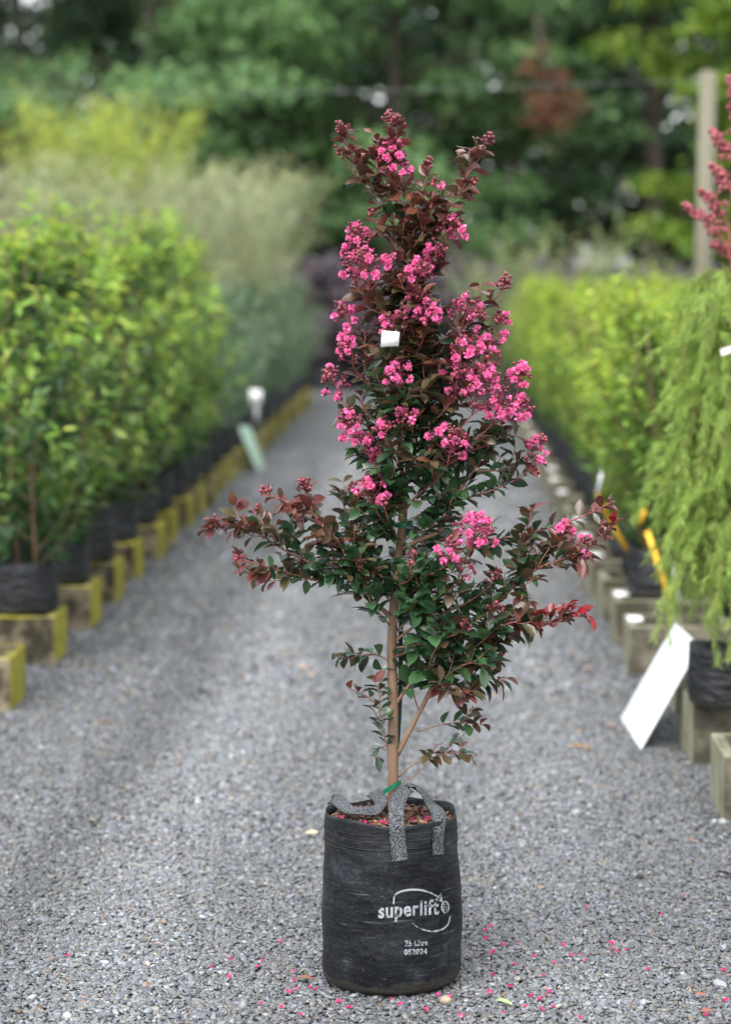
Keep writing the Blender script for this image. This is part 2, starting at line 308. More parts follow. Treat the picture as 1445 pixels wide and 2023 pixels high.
def track(x, y):   # worn wheel tracks: packed pale bands and a looser darker ridge between
    w = .03 * np.sin(y * 1.3); return np.exp(-((x + .70 + w) / .15) ** 2) * 1.2 - np.exp(-((x + 1.0 + w) / .10) ** 2) * 1.1 + np.exp(-((x - .30 + w) / .2) ** 2) * .6 - np.exp(-((x + .12 - w) / .14) ** 2) * .5
def gravel():
    P, S = [], []
    for y0, y1, dens, s0, wx in ((4.5, 6.4, 23000, .0047, .02), (6.4, 8.6, 16000, .0056, 0), (8.6, 12.5, 6500, .0085, 0), (12.5, 20, 2200, .0135, 0)):
        xl, xr = -.155 * y1 - .25 - .03 * y1, .155 * y1 + .2 - .03 * y1
        xl, xr = max(xl, -2.2), min(xr, 1.35)
        n = int((xr - xl) * (y1 - y0) * dens)
        P.append(np.stack([rng.uniform(xl, xr, n), rng.uniform(y0, y1, n), np.zeros(n)], 1)); S.append(np.clip(rng.lognormal(0, .30, n), .45, 2.1) * s0)
    P = np.concatenate(P); S = np.concatenate(S); n = len(P)
    P[:, 2] = rng.uniform(-.3, .55, n) * S
    big = rng.random(n) < .004; S[big] *= 1.7
    scl = np.stack([S * rng.uniform(.85, 1.3, n), S * rng.uniform(.65, 1, n), S * rng.uniform(.4, .7, n)], 1)
    rot = np.stack([rng.normal(0, .3, n), rng.normal(0, .3, n), rng.uniform(0, 6.28, n)], 1)
    v = np.clip(rng.lognormal(math.log(.100), .36, n), .03, .6)
    tint = np.ones((n, 3)) * np.array([.94, 1.0, 1.09]); k = rng.random(n)
    tint[k < .17] = (1.08, 1.0, .86); tint[(k > .22) & (k < .30)] = (.9, 1.0, .98); tint[k > .99] = (1.4, .95, .65)
    tr = track(P[:, 0], P[:, 1]); edge = np.clip((np.abs(P[:, 0] + .4) - .75) / .5, 0, 1)
    v *= (1 + .28 * tr - .22 * edge)
    c = v[:, None] * tint
    me = bpy.data.meshes.new('gravel'); me.vertices.add(n); me.vertices.foreach_set('co', P.astype(np.float32).ravel())
    for nm, arr in (('scl', scl), ('rot', rot)):
        a = me.attributes.new(nm, 'FLOAT_VECTOR', 'POINT'); a.data.foreach_set('vector', arr.astype(np.float32).ravel())
    a = me.attributes.new('pcol', 'FLOAT_COLOR', 'POINT'); a.data.foreach_set('color', np.concatenate([c, np.ones((n, 1))], 1).astype(np.float32).ravel())
    m, nn, l, p, out = new_mat('pebble'); at_ = node(nn, 'ShaderNodeAttribute', attribute_name='pcol', attribute_type='INSTANCER')
    l.new(at_.outputs['Color'], p.inputs['Base Color']); p.inputs['Roughness'].default_value = .42; p.inputs['Specular IOR Level'].default_value = .6
    o = bpy.data.objects.new('gravel', me); COL.objects.link(o); me.materials.append(m)
    tag(o, 'loose grey gravel covering the nursery path', 'gravel', kind='stuff')
    ng = bpy.data.node_groups.new('scatter_pebbles', 'GeometryNodeTree')
    ng.interface.new_socket('Geometry', in_out='INPUT', socket_type='NodeSocketGeometry'); ng.interface.new_socket('Geometry', in_out='OUTPUT', socket_type='NodeSocketGeometry')
    N = ng.nodes; Lk = ng.links; gi = N.new('NodeGroupInput'); go = N.new('NodeGroupOutput')
    ic = N.new('GeometryNodeMeshIcoSphere'); ic.inputs['Radius'].default_value = 1; ic.inputs['Subdivisions'].default_value = 2
    ss = N.new('GeometryNodeSetShadeSmooth'); sm = N.new('GeometryNodeSetMaterial'); sm.inputs['Material'].default_value = m
    sp = N.new('GeometryNodeSetPosition'); nz = N.new('ShaderNodeTexNoise'); nz.inputs['Scale'].default_value = 1.3
    vm = N.new('ShaderNodeVectorMath'); vm.operation = 'SUBTRACT'; vm.inputs[1].default_value = (.5, .5, .5); vs = N.new('ShaderNodeVectorMath'); vs.operation = 'SCALE'; vs.inputs['Scale'].default_value = .9
    Lk.new(nz.outputs['Color'], vm.inputs[0]); Lk.new(vm.outputs[0], vs.inputs[0]); Lk.new(ic.outputs['Mesh'], sp.inputs['Geometry']); Lk.new(vs.outputs[0], sp.inputs['Offset'])
    Lk.new(sp.outputs[0], ss.inputs[0]); Lk.new(ss.outputs[0], sm.inputs[0])
    iop = N.new('GeometryNodeInstanceOnPoints')
    a1 = N.new('GeometryNodeInputNamedAttribute'); a1.data_type = 'FLOAT_VECTOR'; a1.inputs['Name'].default_value = 'scl'
    a2 = N.new('GeometryNodeInputNamedAttribute'); a2.data_type = 'FLOAT_VECTOR'; a2.inputs['Name'].default_value = 'rot'
    Lk.new(gi.outputs[0], iop.inputs['Points']); Lk.new(sm.outputs[0], iop.inputs['Instance'])
    Lk.new(a1.outputs['Attribute'], iop.inputs['Scale']); Lk.new(a2.outputs['Attribute'], iop.inputs['Rotation']); Lk.new(iop.outputs[0], go.inputs[0])
    o.modifiers.new('scatter', 'NODES').node_group = ng
gravel()

# ------------------------------------------------------------------ far trees
def pick(pal, n, w=None):
    pal = np.asarray(pal); i = rng.choice(len(pal), n, p=w); return pal[i] * rng.uniform(.75, 1.25, (n, 1)) * rng.uniform(.93, 1.07, (n, 3))
def tree(px, Y, Ht, Rad, base, pal, label, name='broadleaf_tree', trunk_r=.16, nb=34, per=330, leaf=.17, flat=.42, lean=0, group='tall trees behind the nursery beds', droop=.15):
    x = (px - 875) / FPX * Y; root = empty(name, (x, Y, -.02), label, 'tree', group); o = np.array([x, Y, -.02])
    tp = smooth_path([o, o + (lean * .3, 0, Ht * .35), o + (lean * .5, .1, Ht * .7), o + (lean, 0, Ht * .97)], 12)
    t = MB(); t.tube(tp, np.linspace(trunk_r, trunk_r * .15, 12), 8); limb = MB(); cr = MB()
    for i in range(nb):
        u = (i + rng.random()) / nb; h = base + (Ht - base) * u ** .9; a = rng.uniform(0, 6.283)
        rr = Rad * (1 - .75 * max(0, u - .35) ** 1.3) * rng.uniform(.55, 1.05)
        k = min(h / Ht, .99); b = tp[int(k * 11)]; b = np.array([b[0], b[1], h * .93 - .02])
        e = b + np.array([math.cos(a) * rr, math.sin(a) * rr, rr * (.28 - droop)])
        P = smooth_path([b, (b + e) / 2 + (0, 0, rr * .12), e], 6); limb.tube(P, np.linspace(trunk_r * .28, .012, 6), 4)
        for q in range(3):                                  # leaf clumps strung out along the limb
            s = (.45, .75, 1.0)[q]; c = P[0] + (P[-1] - P[0]) * s + rng.normal(0, .12, 3) * rr * .6; n = int(per * (.25, .35, .4)[q]); rc = rr * rng.uniform(.26, .40)
            d = nrm(rng.normal(0, 1, (n, 3))) * (rng.random((n, 1)) ** .45) * rc; d[:, 2] *= flat
            pos = c + d; pos[:, 2] -= (np.linalg.norm(d[:, :2], axis=1)) ** 2 * .25
            D = nrm(d * (1, 1, .2) + rng.normal(0, .5 * rc, (n, 3)) + (0, 0, -.25 * rc)); N = nrm(np.array([0, 0, 1.]) + rng.normal(0, .42, (n, 3)))
            tint = rng.uniform(.8, 1.25)
            cr.leaves(pos, D, N, leaf * rng.uniform(.6, 1.3, n), .6, pick(pal, n) * tint, LEAF6, .15, .15)
    t.build('trunk', M_treebark, root); limb.build('limbs', M_treebark, root, kind='stuff'); cr.build('crown', M_tree, root, kind='stuff')
    return root
GRN = [(.125, .22, .085), (.155, .26, .10), (.095, .175, .075)]
DRK = [(.034, .068, .036), (.046, .088, .042), (.028, .055, .034)]
OLV = [(.05, .075, .03), (.065, .09, .04)]
YEL = [(.16, .24, .03), (.12, .20, .03), (.20, .26, .04)]
tree(40, 43, 10, 3.2, .7, OLV + DRK, 'dark olive tree farthest from the wooden pole', nb=44)
tree(300, 40.5, 10, 2.9, .5, GRN, 'light green spreading tree next to the dark olive tree', nb=46)
tree(540, 44, 11, 3.0, .6, GRN + DRK, 'mid green tree behind the pale feathery bushes', nb=44)
tree(780, 41, 11, 3.1, .5, GRN, 'light green layered tree behind the top of the pink tree', nb=50)
tree(1015, 43.5, 10.5, 2.6, 2.3, GRN + DRK, 'mid green tree whose thin bare trunk shows below its boughs', nb=36, trunk_r=.13)
tree(1284, 43, 12, 3.0, 4.3, DRK + GRN, 'tree with a thick bare brown trunk and high boughs', nb=34, trunk_r=.22)
tree(1445, 37, 9, 1.9, .6, YEL + [(.09, .17, .03)], 'yellow-green tree beside the wooden pole', nb=46, per=260)
for i, px in enumerate((-900, -640, -380, -120, 110, 330, 520, 700, 900, 1090, 1270, 1450, 1640, 1900, 2150)):
    tree(px, 52 + 3 * (i % 2) + rng.uniform(-1, 1), 12, 3.6, .3, DRK, 'dark evergreen in the wood behind the lighter trees', name='evergreen_tree', nb=42, per=255, leaf=.27, group='dark trees of the back wood')
# hanging dead branch with rust-coloured leaves
o = at(1085, 60, 39.5); root = empty('dead_branch', o, 'hanging dead branch with rust-brown leaves between the trees', 'branch')
t = MB(); P = smooth_path([at(1060, 30, 39.6), at(1075, 110, 39.5), at(1090, 200, 39.4), at(1085, 260, 39.4)], 10); t.tube(P, np.linspace(.06, .02, 10), 6)
for e in ((1130, 170), (1150, 210), (1050, 180)): t.tube(smooth_path([P[4], at(*e, 39.4)], 5), np.linspace(.03, .012, 5), 5)
t.build('limb', M_treebark, root)
lv = MB()
for c, n, s in (((1080, 190), 130, 28), ((1090, 225), 110, 22), ((1062, 120), 50, 18), ((1135, 205), 60, 14), ((1112, 150), 25, 10)):
    q = at(*c, 39.4) + rng.normal(0, s / 122, (n, 3)); lv.leaves(q, rng.normal(0, 1, (n, 3)) + (0, 0, -.8), rng.normal(0, 1, (n, 3)), rng.uniform(.08, .16, n), .55, pick([(.17, .075, .04), (.13, .06, .04)], n), LEAF6)
lv.build('dead_leaves', M_tree, root, kind='stuff')

# ------------------------------------------------------------------ generic shrub
def shoots(seed, z0, z1, Rad, ns, per, L, pal_old, pal_new, up=1.0, spread=1.0, wr=.42, stems=1, shape='column', droop=0.0, tipbias=1.0, narrow=.0):
    """stems + leafy shoots -> (stem MB, foliage MB), base at origin"""
    r = np.random.default_rng(seed); st, fo = MB(), MB()
    hubs = [np.array([r.normal(0, .03), r.normal(0, .03), z0]) for _ in range(stems)]
    for hb in hubs:
        top = hb + np.array([r.normal(0, .06), r.normal(0, .06), (z1 - z0) * .85])
        st.tube(smooth_path([hb - (0, 0, .06), hb + (top - hb) * .5 + (r.normal(0, .02), r.normal(0, .02), 0), top], 7), np.linspace(.010, .004, 7), 5, (.12, .07, .04))
    for i in range(ns):
        hb = hubs[i % stems]; u = (i + r.random()) / ns; a = r.uniform(0, 6.283)
        h = z0 + (z1 - z0) * u * .86
        prof = {'column': (.75 + .35 * math.sin(math.pi * min(u * 1.1, 1))) * (1 - .65 * max(0, u - .6) / .4), 'vase': .45 + .75 * u, 'round': math.sin(math.pi * (.12 + .8 * u))}[shape]
        rr = Rad * prof * r.uniform(.65, 1.1)
        rise = (z1 - z0) * .16 * up * r.uniform(.6, 1.5)
        b = np.array([hb[0], hb[1], h - rise * .4]); e = np.array([hb[0] + math.cos(a) * rr * spread, hb[1] + math.sin(a) * rr * spread, min(h + rise, z1 * r.uniform(.95, 1.03)) - droop * rr])
        P = smooth_path([b, b + (e - b) * (.5, .5, .35) + (0, 0, droop * rr * .7), e], 8)
        if i % 2 == 0: st.tube(P, np.linspace(.004, .0015, 8), 3, (.14, .10, .04), cap=False)
        n = max(3, int(per * r.uniform(.75, 1.25))); k = np.sort(r.uniform(.18, 1.0, n)); q = k * 7; i0 = np.minimum(q.astype(int), 6); f = (q - i0)[:, None]
        pos = P[i0] * (1 - f) + P[i0 + 1] * f; tan = nrm(P[i0 + 1] - P[i0])
        side = nrm(np.cross(tan, r.normal(0, 1, (n, 3)))); D = nrm(tan * (.55 + narrow) + side); N = nrm(np.array([0, 0, 1.2]) + r.normal(0, .55, (n, 3)) + tan * .3)
        new = np.clip((k - .45) / .55, 0, 1) * tipbias * np.clip(.35 + u, 0, 1) * r.uniform(.4, 1.2); new = np.clip(new, 0, 1)[:, None]
        po = np.asarray(pal_old)[r.integers(0, len(pal_old), n)]; pn = np.asarray(pal_new)[r.integers(0, len(pal_new), n)]
        col = (po * (1 - new) + pn * new) * r.uniform(.75, 1.25, (n, 1))
        fo.leaves(pos, D, N, L * r.uniform(.6, 1.25, n) * (1 - .3 * (k > .9)), wr, col, LEAF6, .2, .2)
    return st, fo
def bag_mesh(r0, r1, h, seed):
    r = np.random.default_rng(seed); n, m = 28, 7; v = []
    prof = [(r0 * .92, 0), (r0, .012), (r0 * 1.01, h * .35), (r1, h * .9), (r1, h), (r1 - .006, h), (r1 - .012, h - .03)]
    ph = r.uniform(0, 6.28, 4)
    for i, (rr, z) in enumerate(prof):
        for j in range(n):
            t = j / n * 6.283; w = 1 + .02 * math.sin(3 * t + ph[0]) * math.sin(z * 20 + ph[1]) + .012 * math.sin(7 * t + ph[2] + z * 15)
            v.append((rr * w * math.cos(t), rr * w * math.sin(t), z + (.008 * math.sin(2 * t + ph[3]) if 3 < i < 6 else 0)))
    f = [(i * n + j, i * n + (j + 1) % n, (i + 1) * n + (j + 1) % n, (i + 1) * n + j) for i in range(m - 1) for j in range(n)]
    b = MB(); b.add(v, np.array(f)); s = MB(); rs = r1 - .012
    sv = [(rs * math.cos(j / n * 6.283), rs * math.sin(j / n * 6.283), h - .028) for j in range(n)] + [(0, 0, h - .018)]
    s.add(sv, np.array([(n, j, (j + 1) % n) for j in range(n)])); return b, s
def potted(name, label, cat, group, seed, bag, plant, zb):
    """prototype potted plant with its base at the origin; bag = (r0, r1, h)"""
    root = empty(name, (0, 0, 0), label, cat, group)
    b, s = bag_mesh(*bag, seed); b.build('bag', M_bag2, root); s.build('soil', M_soil, root)
    st, fo = plant; st.build('stem', M_twig, root); fo.build('foliage', M_foliage, root, kind='stuff')
    return root
def put(protos, used, i, loc, rz, sc_=1.0, label=None, group=None):
    p = protos[i % len(protos)]
    o = p if p.name not in used else copy_tree(p)
    used.add(p.name); o.location = loc; o.rotation_euler = (0, 0, rz); o.scale = (sc_,) * 3
    if label: o['label'] = label
    if group: o['group'] = group
    return o

ORD = 'first second third fourth fifth sixth seventh eighth ninth tenth eleventh twelfth thirteenth fourteenth fifteenth sixteenth seventeenth eighteenth nineteenth twentieth'.split()
# ------------------------------------------------------------------ concrete blocks
BL, BD, BH = .39, .34, .19
def block_mesh(side, seed):
    """hollow masonry block: outer shell, two cores; col.x = how much algae the face grows"""
    b = MB(); r = np.random.default_rng(seed); x0, x1 = -BL / 2, BL / 2; y0, y1 = -BD / 2, BD / 2; t = .032; e = .004
    def quad(p, a): b.add(p, np.array([(0, 1, 2, 3)]), (a, 0, 0))
    aF, aS, aT = .02, .48, .24                       # front/back, path-side, top
    wob = lambda: r.normal(0, .0015)
    sx = (aS if side < 0 else .02, aS if side > 0 else .02)
    def shell(xa, xb, ya, yb, z0, z1, inv=False):
        fs = [([(xa, ya, z0), (xb, ya, z0), (xb, ya, z1), (xa, ya, z1)], aF), ([(xb, ya, z0), (xb, yb, z0), (xb, yb, z1), (xb, ya, z1)], sx[1]),
              ([(xb, yb, z0), (xa, yb, z0), (xa, yb, z1), (xb, yb, z1)], aF), ([(xa, yb, z0), (xa, ya, z0), (xa, ya, z1), (xa, yb, z1)], sx[0])]
        for p, a in fs: quad(p[::-1] if inv else p, -.2 if inv else a)
    shell(x0, x1, y0, y1, 0, BH - e)
    xm = [(x0 + t, -t / 2), (t / 2, x1 - t)]
    # chamfered rim then the top web
    for (p, a) in (([(x0, y0, BH - e), (x1, y0, BH - e), (x1 - e, y0 + e, BH), (x0 + e, y0 + e, BH)], aT), ([(x1, y0, BH - e), (x1, y1, BH - e), (x1 - e, y1 - e, BH), (x1 - e, y0 + e, BH)], aS),
                   ([(x1, y1, BH - e), (x0, y1, BH - e), (x0 + e, y1 - e, BH), (x1 - e, y1 - e, BH)], aT), ([(x0, y1, BH - e), (x0, y0, BH - e), (x0 + e, y0 + e, BH), (x0 + e, y1 - e, BH)], aS)): quad(p, a)
    X = [x0 + e, x0 + t, -t / 2, t / 2, x1 - t, x1 - e]; Yv = [y0 + e, y0 + t, y1 - t, y1 - e]
    for i in range(5):
        for j in range(3):
            if j == 1 and i in (1, 3):
                shell(X[i], X[i + 1], Yv[1], Yv[2], .004, BH, True); quad([(X[i], Yv[1], .004), (X[i + 1], Yv[1], .004), (X[i + 1], Yv[2], .004), (X[i], Yv[2], .004)], 0)
            else: quad([(X[i], Yv[j], BH), (X[i + 1], Yv[j], BH), (X[i + 1], Yv[j + 1], BH), (X[i], Yv[j + 1], BH)], aT)
    return b
blkL = block_mesh(1, 1).mesh('concrete_block', M_blockL, smooth=False); blkR = block_mesh(-1, 2).mesh('concrete_block', M_blockR, smooth=False)
capm = MB(); capm.box((-BL / 2 + .005, -.055, BH + .001), (-BL / 2 + .06, .055, BH + .012)); cap_me = capm.mesh('cap', M_tagwhite, smooth=False)
def block(me, x, y, label, group, rz=0, cap=False):
    o = bpy.data.objects.new('concrete_block', me); COL.objects.link(o); o.location = (x, y, 0.002); o.rotation_euler = (0, 0, rz); tag(o, label, 'concrete block', group)
    if cap: c = bpy.data.objects.new('cap', cap_me); COL.objects.link(c); c.parent = o
    return o
YL = [8.44, 9.45, 10.36, 11.15, 11.97, 12.77, 13.47, 14.3, 15.05, 15.8]
YL += [16.6 + .78 * i for i in range(15)]
XL = -1.50
for i, y in enumerate(YL):
    lab = ('yellow-lichened concrete block starting the row, its path-side top bare' if i == 0 else f'yellow-lichened concrete block under the {ORD[i - 1]} glossy shrub past the bare-topped block' if y < 16.2 else f'yellow-lichened concrete block under the {ORD[i - 10]} grey-green shrub past the glossy shrubs')
    block(blkL, XL - BL / 2 + rng.uniform(-.015, .015), y, lab, 'lichened blocks along the path' if i == 0 else 'lichened blocks under bright-green shrubs' if y < 16.2 else 'lichened blocks under grey-green shrubs', R(rng.uniform(-2, 2)))
YR = [6.83, 7.64, 8.45, 9.27, 10.0, 10.68, 11.36, 12.17, 12.95, 13.73, 14.6, 15.5, 16.3, 17.1, 17.9, 18.7, 19.5, 20.3, 21.1, 22, 22.8, 23.6]
LABR = {0: 'grey concrete block farther from the white board than the feathery plant', 1: 'grey concrete block carrying the feathery lime-green plant', 2: 'grey concrete block that the white board leans on', 3: 'grey white-capped concrete block with open cores and no bag, next past the white board'}
for i, y in enumerate(YR):
    x = (.787, .775, .80, .70)[i] if i < 4 else .70
    block(blkR, x + BL / 2 + rng.uniform(-.012, .012), y, LABR.get(i, f'grey concrete block under yellow-green shrubs, {ORD[i - 3]} past the white board'), 'white-capped blocks under yellow-green shrubs' if i > 3 else 'grey blocks near the white board', R(rng.uniform(-2, 2)), cap=i > 2 and i % 4 != 1)

# ------------------------------------------------------------------ left rows
GL_OLD = [(.040, .095, .032), (.055, .12, .036), (.032, .075, .032)]; GL_NEW = [(.27, .42, .045), (.22, .40, .045), (.38, .44, .06)]
used = set(); ZT = BH + .003
protoA = [potted('potted_shrub', 'glossy bright-green leafy shrub in a black bag', 'potted shrub', 'glossy shrubs in bags along the path', 20 + k, (.135, .13, .19),
                 shoots(100 + k, .17, 1.50 + .06 * k, .33, 78, 18, .072, GL_OLD, GL_NEW, up=1.0, stems=2, wr=.38, tipbias=1.35), ZT) for k in range(4)]
for i, y in enumerate(YL[:10]):
    put(protoA, used, i, (XL - (.15 if i else .30), y, ZT), rng.uniform(0, 6.28), rng.uniform(.97, 1.06), f'glossy bright-green shrub in a black bag, {ORD[i - 1]} past the bare-topped block' if i else 'glossy bright-green shrub behind the bare-topped lichened block')
for rank, x in ((1, -2.12), (2, -2.75), (3, -3.4)):
    for i in range(11 if rank < 3 else 8):
        y = 9.6 + .66 * i + .2 * rank
        if y > 16.3: continue
        put(protoA, used, i + rank * 3, (x + rng.uniform(-.05, .05), y, .002), rng.uniform(0, 6.28), rng.uniform(.96, 1.06), 'glossy bright-green shrub in a ground-standing bag behind the front row', 'glossy shrubs standing on the ground behind the front row')
GG_OLD = [(.08, .14, .08), (.07, .12, .075), (.10, .165, .10)]; GG_NEW = [(.17, .25, .12), (.15, .23, .13)]
protoB = [potted('potted_shrub', 'grey-green bushy shrub in a black bag', 'potted shrub', 'grey-green shrubs in bags along the path', 40 + k, (.14, .135, .2),
                 shoots(140 + k, .17, 1.20 + .05 * k, .36, 90, 20, .05, GG_OLD, GG_NEW, up=.9, stems=2, wr=.4), ZT) for k in range(3)]
for i, y in enumerate(YL[10:]):
    put(protoB, used, i, (XL - .16, y, ZT), rng.uniform(0, 6.28), rng.uniform(.93, 1.05), f'grey-green shrub in a black bag on a block, {ORD[i]} past the glossy shrubs')
for i in range(16):
    put(protoB, used, i + 1, (-2.2 - rng.uniform(0, .1), 17 + .75 * i, .002), rng.uniform(0, 6.28), rng.uniform(1.0, 1.12), 'grey-green shrub in a ground-standing bag behind the front row', 'grey-green shrubs standing on the ground behind the front row')
# tall feathery bushes behind the left rows
SAGE_O = [(.22, .27, .15), (.26, .30, .17), (.18, .24, .14)]; SAGE_N = [(.38, .42, .22), (.44, .44, .20)]
LIME_O = [(.17, .26, .045), (.21, .29, .06)]; LIME_N = [(.36, .44, .06), (.44, .44, .06)]
protoS = [potted('tall_feathery_bush', 'pale sage feathery bush', 'bush', 'pale sage feathery bushes', 60 + k, (.2, .2, .28),
                 shoots(160 + k, .25, 2.45, .62, 150, 34, .06, SAGE_O, SAGE_N, up=1.3, stems=3, wr=.2, shape='vase', droop=.15), 0) for k in range(2)]
protoL = [potted('tall_feathery_bush', 'lime-green feathery bush', 'bush', 'lime-green feathery bushes', 70 + k, (.2, .2, .28),
                 shoots(170 + k, .25, 2.6, .55, 150, 30, .07, LIME_O, LIME_N, up=1.7, stems=3, wr=.24, shape='vase'), 0) for k in range(2)]
def xat(px, Y): return (px - 875) / FPX * Y
for i, (px, Y, s) in enumerate(((30, 19, .96), (90, 18, .88), (370, 22.5, .98), (430, 24, 1.03), (500, 26, 1.04), (455, 21.5, .92), (535, 28, 1.02), (300, 20.5, .93), (-60, 20, 1.0), (240, 19.6, .85), (10, 17.6, .84), (160, 17.9, .84), (400, 20.4, .84))):
    put(protoS, used, i, (xat(px, Y), Y, .002), rng.uniform(0, 6.28), s * 1.10, 'pale sage feathery bush standing behind the glossy shrubs')
for i, (px, Y, s) in enumerate(((150, 23.5, 1.07), (265, 24.5, 1.1), (205, 22.5, .98), (110, 24, 1.0), (300, 25.5, 1.08))):
    put(protoL, used, i, (xat(px, Y), Y, .002), rng.uniform(0, 6.28), s * 1.16, 'lime-green feathery bush rising above the pale sage bushes')

# ------------------------------------------------------------------ right rows
YG_OLD = [(.06, .15, .022), (.075, .17, .03), (.045, .12, .022)]; YG_NEW = [(.34, .46, .04), (.28, .42, .035), (.42, .48, .06)]
protoR = [potted('potted_shrub', 'yellow-green upright shrub in a black bag', 'potted shrub', 'yellow-green shrubs in bags along the path', 80 + k, (.115, .11, .2),
                 shoots(180 + k, .18, 1.20 + .04 * k, .27, 105, 19, .045, YG_OLD, YG_NEW, up=1.5, stems=3, wr=.5, tipbias=1.25), ZT) for k in range(4)]
for i, y in enumerate(YR[3:]):
    if i == 0: continue
    put(protoR, used, i, (.70 + .19 + rng.uniform(-.02, .02), y, ZT), rng.uniform(0, 6.28), rng.uniform(.93, 1.02), f'yellow-green upright shrub in a bag on a grey block, {ORD[i - 1]} past the white board')
for rank, x in enumerate((1.32, 1.75, 2.2, 2.7, 3.25)):
    for i in range(22):
        y = 9.6 + .12 * rank + .64 * i
        if xat(1520, y) < x - .1 or (rank > 2 and i % 2): continue
        put(protoR, used, i + rank, (x + rng.uniform(-.05, .05), y, .002), rng.uniform(0, 6.28), rng.uniform(1.03, 1.13), 'yellow-green upright shrub in a ground-standing bag behind the block row', 'yellow-green shrubs standing on the ground behind the block row')
# mixed young shrubs and purple shrubs towards the wood
protoY = [potted('young_shrub', 'pale green young shrub', 'shrub', 'pale green young shrubs', 90 + k, (.2, .2, .28), shoots(190 + k, .25, 2.0, .5, 70, 16, .07, [(.14, .22, .09), (.17, .24, .10)], [(.27, .36, .12), (.36, .34, .12)], up=1.7, stems=3, shape='vase', wr=.4), 0) for k in range(2)]
for i, (px, Y, s) in enumerate(((985, 27, .85), (1040, 27.5, 1.0), (1150, 28, .9), (1195, 28.5, 1.07), (1325, 28, .85), (940, 29, .8))):
    put(protoY, used, i, (xat(px, Y), Y, .002), rng.uniform(0, 6.28), s, 'pale green young shrub standing before the purple shrubs')
protoP = [potted('purple_shrub', 'dusky purple shrub', 'shrub', 'dusky purple shrubs', 95 + k, (.25, .25, .3), shoots(195 + k, .22, 1.62, .72, 120, 20, .10, [(.085, .065, .085), (.06, .048, .06)], [(.17, .135, .165), (.14, .11, .135)], up=.8, stems=3, shape='round', wr=.45), 0) for k in range(2)]
for i, px in enumerate(range(470, 1420, 62)):
    put(protoP, used, i, (xat(px, 31), 31 + (i % 3) * .7, .002), rng.uniform(0, 6.28), rng.uniform(.95, 1.1), 'dusky purple shrub in the band at the foot of the wood')

# ------------------------------------------------------------------ pole, wire
pp = at(1393, 140, 20.0); root = empty('wooden_pole', (pp[0], 20, 0), 'weathered grey wooden pole holding up a wire', 'pole')
t = MB(); t.tube([(pp[0], 20, -.02), (pp[0] + .01, 20, 1.5), (pp[0] + .03, 20, pp[2])], [.075, .07, .066], 12); t.build('shaft', M_post, root)
t = MB(); t.tube([(pp[0] - .09, 19.99, pp[2] - .07), (pp[0] - .02, 19.99, pp[2] - .07)], .012, 8); t.build('bracket', M_wire, root)
root2 = empty('wooden_pole', (-7.6, 21.5, 0), 'second grey wooden pole at the other end of the wire', 'pole')
t = MB(); t.tube([(-7.6, 21.5, -.02), (-7.6, 21.5, 1.5), (-7.6, 21.5, 3.3)], [.075, .07, .066], 12); t.build('shaft', M_post, root2)
a, b = np.array([pp[0] - .09, 19.985, pp[2] - .07]), np.array([-7.52, 21.5, 3.15]); u = np.linspace(0, 1, 30)[:, None]
wp = a * (1 - u) + b * u; wp[:, 2] -= .10 * 4 * (u * (1 - u))[:, 0]
t = MB(); t.tube(wp, .0022, 5); tag(t.build('overhead_wire', M_wire), 'thin pale overhead wire running from the wooden pole', 'wire')

# ------------------------------------------------------------------ boards, stakes, labels
def board(c00, c10, c11, c01, th, m, name, label, cat):
    c = np.array([c00, c10, c11, c01]); n = nrm(np.cross(c[1] - c[0], c[3] - c[0])); o = c[0].copy(); o[2] = 0
    b = MB(); b.add(np.concatenate([c, c + n * th]), np.array([(0, 3, 2, 1), (4, 5, 6, 7), (0, 1, 5, 4), (1, 2, 6, 5), (2, 3, 7, 6), (3, 0, 4, 7)]))
    ob = b.build(name, m, origin=o, smooth=False); bv = ob.modifiers.new('bevel', 'BEVEL'); bv.width = .0015; bv.segments = 2
    return tag(ob, label, cat)
p0, p1 = ground(1265, 1480, .003), ground(1226, 1420, .003)
board(p1, p0, at(1382, 1275, p0[1]), at(1335, 1230, p1[1]), -.006, M_white, 'sign_board', 'blank white board leaning on the grey blocks', 'sign')
q0, q1 = ground(512, 933, .003), ground(524, 921, .003)
board(q0, q1, at(494, 842, q1[1]), at(470, 840, q0[1]), -.006, M_green_board, 'sign_board', 'pale green board leaning on the lichened blocks', 'sign')
def stick(pts, Y, m, wdt, name, label, cat, tagbox=None, group=None, thick=.003):
    P = np.array([at(x, y, Y) for x, y in pts]); o = P[-1].copy()
    root = empty(name, o, label, cat, group); b = MB(); d = nrm(P[-1] - P[0]); s = nrm(np.cross(d, [0, 1, 0])) * wdt / 2; yv = np.array([0, thick, 0])
    n = len(P); v = np.concatenate([np.concatenate([P + s, P - s]), np.concatenate([P + s, P - s]) + yv]); f = []
    for i in range(n - 1):
        f += [(i, i + 1, n + i + 1, n + i), (2 * n + i, 3 * n + i, 3 * n + i + 1, 2 * n + i + 1), (i, 2 * n + i, 2 * n + i + 1, i + 1), (n + i, n + i + 1, 3 * n + i + 1, 3 * n + i)]
    f += [(0, n, 3 * n, 2 * n), (n - 1, 3 * n - 1, 4 * n - 1, 2 * n - 1)]
    b.add(v, np.array(f)); b.build('stick', m, root, smooth=False)
    if tagbox:
        (x0, y0), (x1, y1) = tagbox; A, B = at(x0, y0, Y - .004), at(x1, y1, Y - .004); q = MB(); q.box((A[0], Y - .006, B[2]), (B[0], Y - .0035, A[2])); q.build('label_plate', M_tagwhite, root, smooth=False)
    return root
